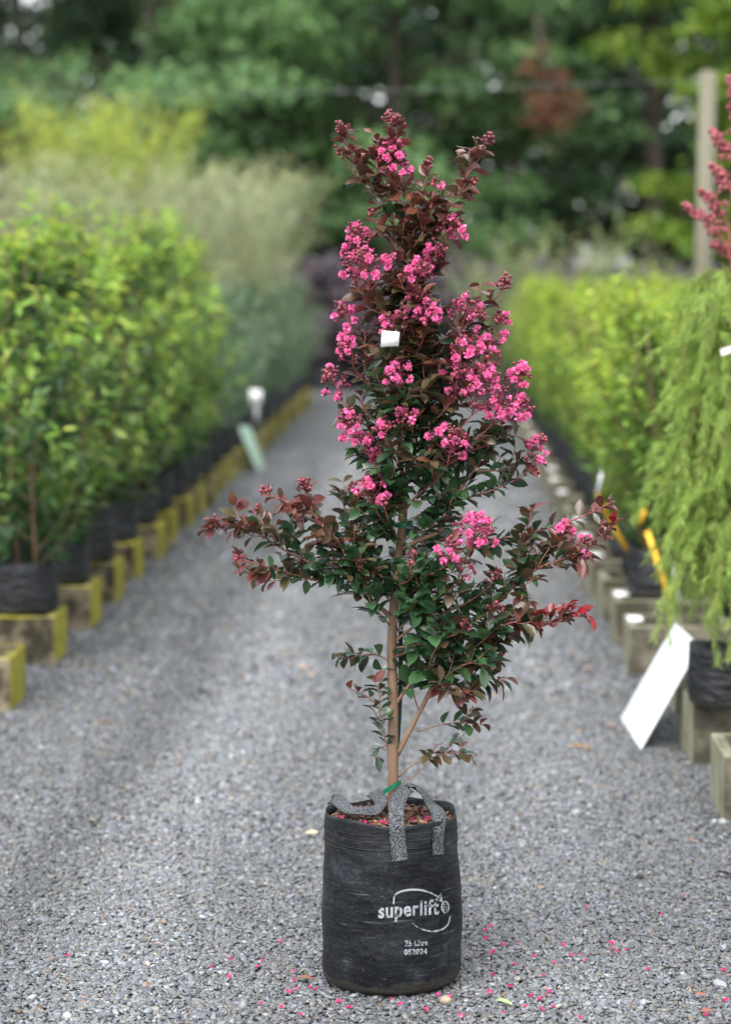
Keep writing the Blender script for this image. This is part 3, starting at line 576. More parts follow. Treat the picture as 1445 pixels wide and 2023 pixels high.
stick([(1280, 1050), (1305, 1125), (1332, 1206)], 9.55, M_yellow, .022, 'plant_stake', 'long yellow plastic stake leaning beside the nearest yellow-green shrub', 'stake')
stick([(1193, 985), (1180, 965), (1215, 1045), (1250, 1100)], 10.4, M_yellow, .02, 'plant_stake', 'bent yellow plastic stake among the yellow-green shrubs', 'stake')
stick([(1275, 1005), (1264, 1036)], 9.9, M_yellow, .018, 'plant_label', 'short yellow plastic label in the yellow-green shrubs', 'label')
stick([(1192, 925), (1182, 975)], 10.35, M_tagwhite, .016, 'plant_label', 'slim white plastic label above the bent yellow stake', 'label')
stick([(1322, 1075), (1345, 1190)], 8.9, M_tagwhite, .012, 'plant_label', 'white plant label on a stick above the white board', 'label', ((1312, 1062), (1336, 1090)))
stick([(505, 772), (508, 835)], 17.0, M_tagwhite, .03, 'plant_label', 'white plant label on a stick among the grey-green shrubs', 'label', ((493, 770), (517, 800)))

# ------------------------------------------------------------------ feathery lime plant with red bud spikes
def feathery():
    Y0 = 7.5; bx = xat(1452, Y0); root = empty('feathery_plant', (bx, Y0, ZT), 'feathery lime-green plant topped by dusky red bud spikes', 'potted plant'); o = np.array([bx, Y0, ZT])
    b, s = bag_mesh(.135, .13, .18, 5)
    for q, nm, m in ((b, 'bag', M_bag2), (s, 'soil', M_soil)):
        q.v[0] = q.v[0] + o; q.build(nm, m, root)
    st, fo, bd = MB(), MB(), MB(); r = np.random.default_rng(5)
    main = smooth_path([o + (0, 0, .13), o + (.02, -.02, .7), o + (-.01, -.05, 1.3), o + (.02, -.08, 1.9)], 20); st.tube(main, np.linspace(.011, .003, 20), 6, (.16, .07, .05))
    P_, D_, N_, L_, C_ = [], [], [], [], []
    def needles(P, dens, ln, lime):
        n = int(dens * np.sum(np.linalg.norm(np.diff(P, axis=0), axis=1)))
        q = r.uniform(.0, .999, n) * (len(P) - 1); i0 = q.astype(int); f = (q - i0)[:, None]; tan = nrm(P[i0 + 1] - P[i0])
        side = nrm(np.cross(tan, r.normal(0, 1, (n, 3))))
        P_.append(P[i0] * (1 - f) + P[i0 + 1] * f); D_.append(nrm(tan * .9 + side * .7 + (0, 0, -.15))); N_.append(nrm(r.normal(0, .5, (n, 3)) + (0, 0, 1))); L_.append(ln * r.uniform(.6, 1.3, n))
        C_.append(np.asarray(lime) * r.uniform(.75, 1.25, (n, 1)))
    for i in range(85):
        u = (i + r.random()) / 85; b0 = main[int(5 + u * 7.5)]; a = r.uniform(0, 6.283); rr = (.255 - .03 * u) * r.uniform(.6, 1.1)
        e = b0 + np.array([math.cos(a) * rr, math.sin(a) * rr, -.22 - .18 * r.random() + .14 * u]); mid = b0 + (e - b0) * .5 + (0, 0, .16)
        P = smooth_path([b0, mid, e], 12); st.tube(P, np.linspace(.0035, .001, 12), 4, (.20, .11, .05), cap=False)
        needles(P[2:], 380, .034, (.25, .345, .075))
        for j in range(9):
            s0 = P[3 + j % 8]; d = nrm(e - b0) * .5 + r.normal(0, .5, 3) + (0, 0, -.3); Q = smooth_path([s0, s0 + nrm(d) * .07, s0 + nrm(d) * .12 + (0, 0, -.04)], 6)
            needles(Q, 560, .032, (.28, .385, .085))
    fo.leaves(np.concatenate(P_), np.concatenate(D_), np.concatenate(N_), np.concatenate(L_), .065, np.concatenate(C_), LEAF6, .1, .2)
    def spike(pts, Y, n, big=.0065):
        P = smooth_path([main[12 if pts[0][1] > 350 else 16] if k == 0 else at(*p, Y) for k, p in enumerate([(0, pts[0][1])] + pts)], 16)
        st.tube(P, np.linspace(.004, .0015, 16), 4, (.35, .09, .06), cap=False); m = n
        q = r.uniform(7, 14.99, m); i0 = q.astype(int); f = (q - i0)[:, None]; c = P[i0] * (1 - f) + P[i0 + 1] * f; tan = nrm(P[i0 + 1] - P[i0])
        sp = (1.25 - (q - 7) / 8)[:, None] * .030; c = c + nrm(np.cross(tan, r.normal(0, 1, (m, 3)))) * sp * r.uniform(.2, 1, (m, 1))
        bd.blobs(c, big * r.uniform(.6, 1.2, m), pick([(.27, .055, .07), (.32, .085, .09), (.20, .035, .05)], m), ICO1)
    for pts, n in (([(1440, 490), (1400, 440), (1350, 402)], 120), ([(1440, 450), (1415, 405), (1384, 375)], 110), ([(1450, 400), (1430, 355), (1405, 325)], 110), ([(1455, 330), (1430, 290), (1404, 252)], 100),
                   ([(1462, 290), (1455, 220), (1441, 150)], 120), ([(1455, 520), (1432, 490), (1405, 482)], 70), ([(1475, 260), (1490, 180), (1480, 110)], 90), ([(1480, 380), (1510, 320), (1520, 260)], 90)):
        spike(pts, Y0 - .12 + r.uniform(-.12, .12), n)
    st.build('stem', M_twig, root); fo.build('foliage', M_foliage, root, kind='stuff'); bd.build('bud_spikes', M_bud, root, kind='stuff')
    T = at(1424, 690, Y0 - .3); q = MB(); q.add([T, T + (.07, .01, .022), T + (.072, .012, .004), T + (.004, .004, -.02)], np.array([(0, 3, 2, 1)])); q.build('label_plate', M_tagwhite, root, smooth=False)
feathery()

# ================================================================== HERO: potted crape myrtle
C0 = ground(772, 1937); BX, BY = C0[0], C0[1]; BHGT = .372
hero = empty('potted_crape_myrtle', (BX, BY, 0), 'pink-flowering small tree with dark red leaves in a black bag on the path', 'potted tree')
HO = np.array([BX, BY, 0.])
_pz = [0, .012, .03, .1, .2, .3, .372]; _pr = [.128, .145, .1505, .1525, .1495, .1445, .1395]
def bag_r(th, z):
    r = np.interp(z, _pz, _pr)
    w = .0016 * np.sin(3 * th + 9 * z) + .0022 * np.sin(5 * th + 1.3 + 5 * z) * np.sin(8 * z + .5) + .0012 * np.sin(34 * z + 2.2 * np.sin(2 * th + 1)) + .0008 * np.sin(61 * z + 3 * np.sin(3 * th))
    for tc_, amp, zc, zw in ((-.72, -.005, .12, .10), (-.55, -.003, .07, .06), (-2.45, .004, .24, .06), (-2.2, -.004, .10, .08)):     # upright creases
        w = w + amp * np.exp(-((th - tc_) / .035) ** 2) * np.exp(-((z - zc) / zw) ** 2)
    return r + w * np.clip(z / .03, 0, 1)
def rim_z(th): return BHGT + .004 * np.sin(2 * th + .6) + .003 * np.sin(5 * th)
nth, nz = 160, 60; V = []
TH = np.linspace(-math.pi, math.pi, nth, endpoint=False)
zs = np.concatenate([np.linspace(0, .03, 8), np.linspace(.036, BHGT, nz - 8)])
for z in zs:
    zz = z + (rim_z(TH) - BHGT) * np.clip((z - .3) / .07, 0, 1); r = bag_r(TH, z); V.append(np.stack([r * np.cos(TH), r * np.sin(TH), zz], 1))
for dr, dz in ((-.0012, .0004), (-.0026, -.002), (-.004, -.02), (-.006, -.06)):
    r = bag_r(TH, np.full(nth, BHGT)) + dr; V.append(np.stack([r * np.cos(TH), r * np.sin(TH), rim_z(TH) + dz], 1))
m_ = len(V); idx = np.array([(i * nth + j, i * nth + (j + 1) % nth, (i + 1) * nth + (j + 1) % nth, (i + 1) * nth + j) for i in range(m_ - 1) for j in range(nth)])
b = MB(); b.add(np.concatenate(V) + HO + (0, 0, .003), idx); bag = b.build('bag', M_bag, hero)
def on_bag(px, py, off=.001):
    d = ray(px, py); p = None; rr = .148
    for _ in range(6):
        o2 = CO[:2] - HO[:2]; A = d[:2] @ d[:2]; B = o2 @ d[:2]; Cc = o2 @ o2 - rr * rr; s = (-B - math.sqrt(max(B * B - A * Cc, 0))) / A
        p = CO + d * s; th = math.atan2(p[1] - BY, p[0] - BX); rr = float(bag_r(th, p[2]))
    return np.array([BX + (rr + off) * math.cos(th), BY + (rr + off) * math.sin(th), p[2]])
def bag_tz(th, z, off): r = bag_r(th, z) + off; return np.array([BX + r * math.cos(th), BY + r * math.sin(th), z])
def pxmesh(P, faces, name, m, parent, off=.0011):
    q = MB(); q.add(np.array([on_bag(x, y, off) for x, y in P]), faces); return q.build(name, m, parent, smooth=False)
def text_on_bag(body, x0, x1, ybase, ytop, slope, name, bold):
    cu = bpy.data.curves.new('t', 'FONT'); cu.body = body; cu.size = 1; cu.offset = bold; cu.resolution_u = 4; cu.space_character = 1.08
    ob = bpy.data.objects.new('t', cu); COL.objects.link(ob); bpy.context.view_layer.update()
    me = ob.evaluated_get(bpy.context.evaluated_depsgraph_get()).to_mesh(); v = np.array([x.co[:] for x in me.vertices]); f = [list(p.vertices) for p in me.polygons]
    bpy.data.objects.remove(ob); lo, hi = v[:, 0].min(), v[:, 0].max(); k = (ytop - ybase)
    P = [(x0 + (p[0] - lo) / (hi - lo) * (x1 - x0), ybase + p[1] / .73 * k + slope * (p[0] - lo) / (hi - lo)) for p in v]
    tri = [np.array([q]) for q in f]
    q = MB(); q.add(np.array([on_bag(x, y, .0013) for x, y in P]), tri); return q.build(name, M_print, bag, smooth=False)
text_on_bag('superlift', 748, 867, 1813, 1783, -8, 'brand_lettering', .026)
text_on_bag('25 Litre', 800, 846, 1869, 1857, -2, 'volume_lettering', .034)
text_on_bag('052024', 799, 844, 1886, 1875, -2, 'batch_lettering', .034)
def arc(pts, wmax, name, n=40, taper=(0.25, 1, .5), extra=None):
    P = smooth_path([(x, y, 0) for x, y in pts], n)[:, :2]; T = nrm(np.gradient(P, axis=0)); Nn = np.stack([-T[:, 1], T[:, 0]], 1); w = np.interp(np.linspace(0, 1, n), [0, .5, 1], taper) * wmax / 2
    pts2 = np.concatenate([P + Nn * w[:, None], P - Nn * w[:, None]]); f = np.array([(i, i + 1, n + i + 1, n + i) for i in range(n - 1)]); fs = [f]
    if extra: k = len(pts2); pts2 = np.concatenate([pts2, extra]); fs.append(np.array([(k, k + 1, k + 2)]))
    return pxmesh(pts2, fs, name, M_print, bag)
arc([(778, 1786), (781, 1768), (800, 1759), (830, 1758), (856, 1766), (868, 1775)], 4.2, 'logo_arrow', taper=(.6, 1, .6), extra=[(874.5, 1782), (859, 1778), (871, 1763)])
arc([(814, 1823), (828, 1833), (850, 1839.5), (870, 1837), (884, 1827), (889.5, 1809)], 4.0, 'logo_swoosh', taper=(.15, 1, .7))
def globe():
    q = []; fs = []; n = 28; cx, cy, rx, ry = 879.5, 1792, 7.2, 11.5
    def stroke(P, w, closed=False):
        k = len(q); P = np.array(P); T = nrm(np.gradient(P, axis=0)); Nn = np.stack([-T[:, 1], T[:, 0]], 1) * w / 2; m = len(P)
        q.extend(P + Nn); q.extend(P - Nn); fs.append(np.array([(k + i, k + i + 1, k + m + i + 1, k + m + i) for i in range(m - 1)]))
    t = np.linspace(0, 6.2832, n); stroke(np.stack([cx + rx * np.cos(t), cy + ry * np.sin(t)], 1), 2.2)
    for f in (-.45, .45): u = np.linspace(-1.5, 1.5, 9); stroke(np.stack([cx + f * rx * np.cos(u), cy + ry * np.sin(u)], 1), 1.0)
    for f in (-.4, 0, .4): u = np.linspace(-1, 1, 6); stroke(np.stack([cx + u * rx * math.sqrt(1 - f * f), cy + f * ry + 0 * u], 1), 1.0)
    pxmesh(np.array(q), fs, 'logo_globe', M_print, bag)
globe()
# stitched seams below the rim, drain holes, hem ring
M_stitch = m_plain('stitch', (.035, .034, .022), .8)
for z0 in (.350, .337, .312):
    s = MB()
    for j in range(150):
        t0 = -math.pi + j * 2 * math.pi / 150; z = z0 + .002 * math.sin(3 * t0 + z0 * 50)
        s.tube([bag_tz(t0 + a * .028, z + .003, .0008) for a in (0, .5, 1)], .0007, 4, cap=False)
    s.build('stitching', M_stitch, bag, kind='stuff')
s = MB(); s.tube([bag_tz(t, .322 + .0018 * math.sin(4 * t), -.0004) for t in np.linspace(-math.pi, math.pi, 120)], .0022, 5, cap=False); s.build('hem', M_bag, bag)
for hx, hy in ((695, 1893), (697, 1932), (856, 1912)):
    c = on_bag(hx, hy, .0006); n = nrm(c - np.array([BX, BY, c[2]])); tx = np.cross([0, 0, 1], n); k = 12; q = MB(); rr = .0048
    ring = [c + rr * (math.cos(a) * tx * .8 + np.array([0, 0, math.sin(a)])) + n * .0008 for a in np.arange(k) * 2 * math.pi / k]
    ring2 = [c + rr * .55 * (math.cos(a) * tx * .8 + np.array([0, 0, math.sin(a)])) - n * .001 for a in np.arange(k) * 2 * math.pi / k]
    q.add(ring + ring2 + [c - n * .001], [np.array([(i, (i + 1) % k, k + (i + 1) % k, k + i) for i in range(k)]), np.array([(2 * k, k + i, k + (i + 1) % k) for i in range(k)])]); q.build('drain_hole', M_soil, bag)
# soil and bark mulch
SZ = BHGT - .022; n = 96; rr_ = np.linspace(0, .136, 14); V = [(0, 0, SZ + .006)]; F3 = []
for a in rr_[1:]:
    for j in range(n): t = j / n * 6.2832; V.append((a * math.cos(t), a * math.sin(t), SZ + .008 * math.sin(4 * t + a * 60) * (a / .136) * .6 + rng.normal(0, .0015)))
F4 = [(1 + i * n + j, 1 + i * n + (j + 1) % n, 1 + (i + 1) * n + (j + 1) % n, 1 + (i + 1) * n + j) for i in range(len(rr_) - 2) for j in range(n)]
b = MB(); b.add(np.array(V) + HO, [np.array(F4), np.array([(0, 1 + j, 1 + (j + 1) % n) for j in range(n)])]); soil = b.build('soil', M_soil, hero)
b = MB()
for i in range(420):
    a, t = .13 * math.sqrt(rng.random()), rng.uniform(0, 6.283); l = rng.uniform(.005, .022); c = HO + (a * math.cos(t), a * math.sin(t), SZ + .006 + rng.uniform(0, .006))
    E = np.array(Euler((rng.normal(0, .35), rng.normal(0, .35), rng.uniform(0, 6.28))).to_matrix()); s = np.array([l, l * rng.uniform(.25, .55), l * rng.uniform(.1, .22)]) / 2
    v = np.array([(x, y, z) for x in (-1, 1) for y in (-1, 1) for z in (-1, 1)]) * s * rng.uniform(.8, 1.1, (8, 3)); k = rng.random()
    col = np.array((.16, .07, .045) if k < .45 else (.25, .15, .09) if k < .65 else (.05, .03, .022) if k < .93 else (.30, .22, .14)) * rng.uniform(.6, 1.2)
    b.add(v @ E.T + c, np.array([(0, 1, 3, 2), (4, 6, 7, 5), (0, 4, 5, 1), (2, 3, 7, 6), (0, 2, 6, 4), (1, 5, 7, 3)]), col)
b.build('bark_mulch', M_chip, soil, smooth=False, kind='stuff')
# woven handles
def strap(P, U, wd, name, th=.0022):
    """P centre line, U width direction at each point"""
    P = np.asarray(P); n = len(P); U = nrm(U); T = nrm(np.gradient(P, axis=0)); U = nrm(U - T * np.sum(U * T, 1, keepdims=True)); Nn = np.cross(T, U); d = np.concatenate([[0], np.cumsum(np.linalg.norm(np.diff(P, axis=0), axis=1))])
    k = 7; s = np.linspace(-.5, .5, k); V, C = [], []
    for side in (.5, -.5):
        for i in range(n):
            for x in s: V.append(P[i] + U[i] * x * wd + Nn[i] * (side * th + .002 * (.25 - x * x) * side)); C.append((x + .5, d[i], 0))
    f = []
    for i in range(n - 1):
        for j in range(k - 1): a = i * k + j; f.append((a, a + k, a + k + 1, a + 1)); a += n * k; f.append((a, a + 1, a + k + 1, a + k))
        for j in (0, k - 1): a = i * k + j; f.append((a, a + k, a + k + n * k, a + n * k))
    b = MB(); b.add(V, np.array(f), np.array(C)); return b.build(name, M_strap, bag)
def strap_px(spec, wd, name, n=60):
    P = smooth_path([p for p, u in spec], n); U = smooth_path([u for p, u in spec], n); return strap(P, U, wd, name)
tang = lambda p: nrm(np.array([-(p[1] - BY), p[0] - BX, 0.]))
def outer(px, py, off=.0025): p = on_bag(px, py, off); return (p, tang(p))
YF = BY - .10
strap_px([outer(790, 1700), outer(787, 1665), outer(784, 1632), (at(783, 1606, BY - .125), (1, 0, .0)), (at(787, 1582, BY - .085), (1, .1, -.1)), (at(797, 1564, BY - .04), (.9, .6, 0)), (at(815, 1555, BY - .005), (.4, 1, 0)),
          (at(836, 1566, BY - .005), (.3, 1, -.1)), (at(852, 1588, BY - .02), (.6, .9, -.1)), (at(866, 1606, BY - .07), (.9, .35, -.1)), outer(866, 1640), outer(864, 1665), outer(864, 1688)], .034, 'handle')
bk = lambda px, py: at(px, py, BY + .118)
strap_px([(at(652, 1580, BY + .055), (.5, -.8, .0)), (at(664, 1578, BY + .045), (.8, .2, .5)), (at(676, 1588, BY + .0), (.9, .1, .3)), (at(690, 1600, BY - .03), (.5, .8, .35)), (at(715, 1603, BY - .04), (.0, 1, .3)), (at(738, 1601, BY - .02), (-.4, .8, .35)),
          (at(753, 1588, BY + .02), (-.9, .2, -.3)), (at(748, 1574, BY + .07), (-.9, .1, -.5)), (at(736, 1566, BY + .11), (-.9, -.2, -.4))], .030, 'handle')

# ---------------- stake and ties
st_pts = [HO + (-.002, .012, .3), at(790, 1400, BY + .022), at(793, 1200, BY + .024), at(806, 900, BY + .03), at(824, 600, BY + .035)]
b = MB(); b.tube(smooth_path(st_pts, 30), .0052, 8); b.build('stake', M_stake, hero)
# ---------------- trunk
TRP = [(778, 1600, 0), (777, 1500, 0), (777, 1400, 0), (775, 1280, 0), (779, 1190, 0), (787, 1110, 0), (794, 1040, 0), (795, 970, 0), (791, 900, 0), (792, 820, -.005), (800, 720, -.01), (806, 640, -.005), (797, 560, 0), (783, 480, 0), (772, 420, 0), (774, 360, 0), (778, 300, 0)]
TRR = [.0125, .0118, .0112, .0106, .0098, .0088, .0082, .0076, .0066, .0055, .0044, .0038, .0033, .0028, .0022, .0018, .0014]
TR = np.array([at(x, y, BY + d) for x, y, d in TRP]); TRs = smooth_path(TR, 120)
rad = np.interp(np.linspace(0, 1, 120), np.linspace(0, 1, len(TRR)), TRR) * (1 + .05 * np.sin(np.arange(120) * .9) * np.exp(-np.arange(120) / 60))
b = MB(); b.tube(TRs, rad, 12); b.build('trunk', M_bark, hero)
def tz(z): i = int(np.argmin(np.abs(TRs[:, 2] - z))); return TRs[i]
def ty(py): return tz(at(780, py, BY)[2])
def ring_tie(py, tilt, name, wd=.011, ext=None):
    c = ty(py) + np.array([.004, .010, 0]); n = 28; b = MB(); V = []
    for i in range(n):
        a = i * 6.2832 / n; p = c + np.array([math.cos(a) * .0205, math.sin(a) * .0225, tilt * math.cos(a)])
        V += [p - (0, 0, wd / 2), p + (0, 0, wd / 2)]
    b.add(V, np.array([(2 * i, 2 * ((i + 1) % n), 2 * ((i + 1) % n) + 1, 2 * i + 1) for i in range(n)])); b.build(name, M_tie, hero)
ring_tie(1033, .002, 'tie', .009)
P = [at(757, 1566, BY - .028), at(770, 1558, BY - .022), at(784, 1550, BY - .018), at(793, 1545, BY - .004)]
Q = smooth_path(P, 12); b = MB(); b.add(np.concatenate([Q - (0, 0, .0055), Q + (0, 0, .0055)]), np.array([(i, i + 1, 13 + i, 12 + i) for i in range(11)])); b.build('tie', M_tie, hero)

# ---------------- branches, leaves, panicles
RED = (.20, .013, .018); MAR = np.array([(.112, .031, .026), (.095, .030, .027), (.128, .044, .026)]); GRE = np.array([(.030, .073, .030), (.040, .090, .034), (.027, .058, .029)]); BRZ = np.array([(.062, .044, .024), (.052, .058, .026)])
leafrec = []     # P, D, N, L, w, col, fold, curl, branch
def leaf_col(m):
    if m > 1.2: return np.array(RED) * rng.uniform(.7, 1.2)
    k = np.clip(m + rng.normal(0, .16), 0, 1); c = GRE[rng.integers(3)] * rng.uniform(.7, 1.35)
    if k > .75: c = MAR[rng.integers(3)] * rng.uniform(.7, 1.3)
    elif k > .42: c = BRZ[rng.integers(2)] * rng.uniform(.8, 1.25) * (1 - (k - .42)) + MAR[rng.integers(3)] * (k - .42) * 1.2
    return c
def leafy(P, br, m0, m1, t0=.15, step=.017, L0=.043, L1=.026, spread=1.0):
    seg = np.linalg.norm(np.diff(P, axis=0), axis=1); tot = seg.sum(); cum = np.concatenate([[0], np.cumsum(seg)]); s = tot * t0; k = 0; az = rng.uniform(0, 6.28)
    while s < tot:
        i = min(np.searchsorted(cum, s, side='right') - 1, len(seg) - 1); f = (s - cum[i]) / seg[i]; p = P[i] * (1 - f) + P[i + 1] * f; tan = nrm(P[i + 1] - P[i]); u = s / tot
        e1 = np.cross(tan, [0, 0, 1.]); e1 = nrm(e1) if np.linalg.norm(e1) > .15 else nrm(np.cross(tan, [0, 1., 0])); e2 = np.cross(e1, tan)
        for sd_ in (1, -1):
            if rng.random() < .14: continue
            a = rng.normal(0, .65); d = e1 * sd_ * math.cos(a) + e2 * (math.sin(a) + .15)
            D = nrm(tan * rng.uniform(.35, .8) + d * spread + (0, 0, rng.normal(-.05, .22))); N = nrm(np.array([0, 0, 1.0]) + e2 * .4 + rng.normal(0, .42, 3) + (0, -.15, 0))
            L = (L0 + (L1 - L0) * u) * rng.uniform(.85, 1.4)
            leafrec.append((p + d * .002, D, N, L, rng.uniform(.47, .62), leaf_col(m0 + (m1 - m0) * u ** 2), rng.uniform(.1, .35), rng.uniform(.02, .3), br))
        s += step * rng.uniform(.75, 1.3) * (1 - .25 * u)
TW_G, TW_R, BRK = np.array((.17, .10, .06)), np.array((.20, .045, .045)), np.array((.20, .12, .075))
branches = []
def branch(pts, r0, r1, m0, m1, ntw=4, tw=(.05, .11), t0=.25, leaves=True, world=False, step=.017, L0=.043, red=.5, tt=(.25, .95), L1=.026):
    P = smooth_path([p if world else at(p[0], p[1], BY + p[2]) for p in pts], max(14, 5 * len(pts))); br = len(branches); mb = MB(); n = len(P)
    cols = np.array([BRK * (1 - u) + TW_R * u for u in np.clip(np.linspace(-.2, 1.2, n) + (red - .5), 0, 1)]); mb.tube(P, np.linspace(r0, r1, n), 7, cols); branches.append(mb)
    if leaves: leafy(P, br, m0, m1, t0, step, L0, L1)
    for k in range(ntw):
        u = tt[0] + (tt[1] - tt[0]) * (k + rng.random()) / max(ntw, 1); i = min(int(u * (n - 1)), n - 2); tan = nrm(P[i + 1] - P[i]); s = nrm(np.cross(tan, rng.normal(0, 1, 3)))
        l = rng.uniform(*tw) * (1.1 - .5 * u); d = nrm(tan * .8 + s * .9 + (0, 0, .25)); Q = smooth_path([P[i], P[i] + d * l * .5, P[i] + d * l + np.array([0, 0, l * .18])], 8)
        mb.tube(Q, np.linspace(max(.0014, r1), .0009, 8), 5, np.array([BRK * .5 + TW_R * .5] * 8)); mm = m0 + (m1 - m0) * u
        leafy(Q, br, mm, min(mm + .25, 1.1), .15, .015, L0 * .95, L1)
    return P, br
panicles = []
def panicle(base, tip, rad_, nbl, nsp, nbud, br=None):
    base, tip = np.asarray(base), np.asarray(tip); mb = MB(); ax = tip - base; Lp = np.linalg.norm(ax); T = nrm(ax); P = smooth_path([base, base + ax * .5 + rng.normal(0, .004, 3), tip], 8); mb.tube(P, np.linspace(.0017, .0008, 8), 5, TW_R)
    bl = []; slots = nbl + nsp + max(1, nbud // 3); kinds = ['b'] * nbl + ['s'] * nsp + ['u'] * max(1, nbud // 3); rng.shuffle(kinds); a = rng.uniform(0, 6.28); bc, br_, bcol = [], [], []; e1 = nrm(np.cross(T, [.2, 1, .3])); e2 = np.cross(T, e1)
    for i, k in enumerate(kinds):
        u = (i + rng.random()) / slots; u = u if k != 'u' else min(1, u * .55 + .5); a += 2.4; s = P[0] + ax * u * .9
        rr = rad_ * math.sqrt(rng.uniform(.12, 1)) * (1 - .55 * u ** 2) * (.75 + .35 * math.sin(math.pi * min(1, u + .15)))
        e = s + (e1 * math.cos(a) + e2 * math.sin(a)) * rr + T * rr * .45 + (0, 0, rr * .15); Q = smooth_path([s, s * .5 + e * .5 - T * rr * .05, e], 5); mb.tube(Q, [.0009] * 5, 3, TW_R * rng.uniform(.7, 1.2), cap=False)
        if k == 'b': bl.append((e, nrm(e - s))); nb_ = rng.integers(0, 3)
        elif k == 's': nb_ = rng.integers(1, 3); spent.append((e, nrm(e - s), len(panicles)))
        else: nb_ = rng.integers(2, 5)
        for _ in range(nb_):
            o = e + nrm(rng.normal(0, 1, 3)) * rng.uniform(.006, .011); bc.append(o); br_.append(rng.uniform(.0031, .0046)); bcol.append(np.array([(.085, .012, .018), (.13, .02, .025), (.06, .014, .02), (.22, .03, .05)][rng.integers(4)]) * rng.uniform(.8, 1.3)); mb.tube([e, (e + o) / 2, o], [.0006] * 3, 3, TW_R, cap=False)
    if bc: mb.blobs(np.array(bc), np.array(br_), np.array(bcol), ICO2)
    panicles.append((mb, bl))
spent = []
def petal_ball(MBx, c, r, seed, n, colA, colB, axis=None):
    g = np.random.default_rng(seed)
    for i in range(n):
        d = nrm(g.normal(0, 1, 3) + (0 if axis is None else np.asarray(axis) * .6)); t = nrm(np.cross(d, g.normal(0, 1, 3))); s = np.cross(d, t); w = r * g.uniform(.45, .75); h0, h1 = r * .25, r * g.uniform(.75, 1.1); V = []
        for a, wd in ((0, .35), (.55, 1.0), (1, .85)):
            for x in (-1, -.33, .33, 1): V.append(c + d * (h0 + (h1 - h0) * a) + s * x * w * .5 * wd + t * (g.normal(0, .16) * r * (a + .15) + .18 * r * a))
        k = g.random(); MBx.add(V, np.array([(j * 4 + i2, j * 4 + i2 + 1, j * 4 + i2 + 5, j * 4 + i2 + 4) for j in range(2) for i2 in range(3)]), np.asarray(colA) * (1 - k) + np.asarray(colB) * k)

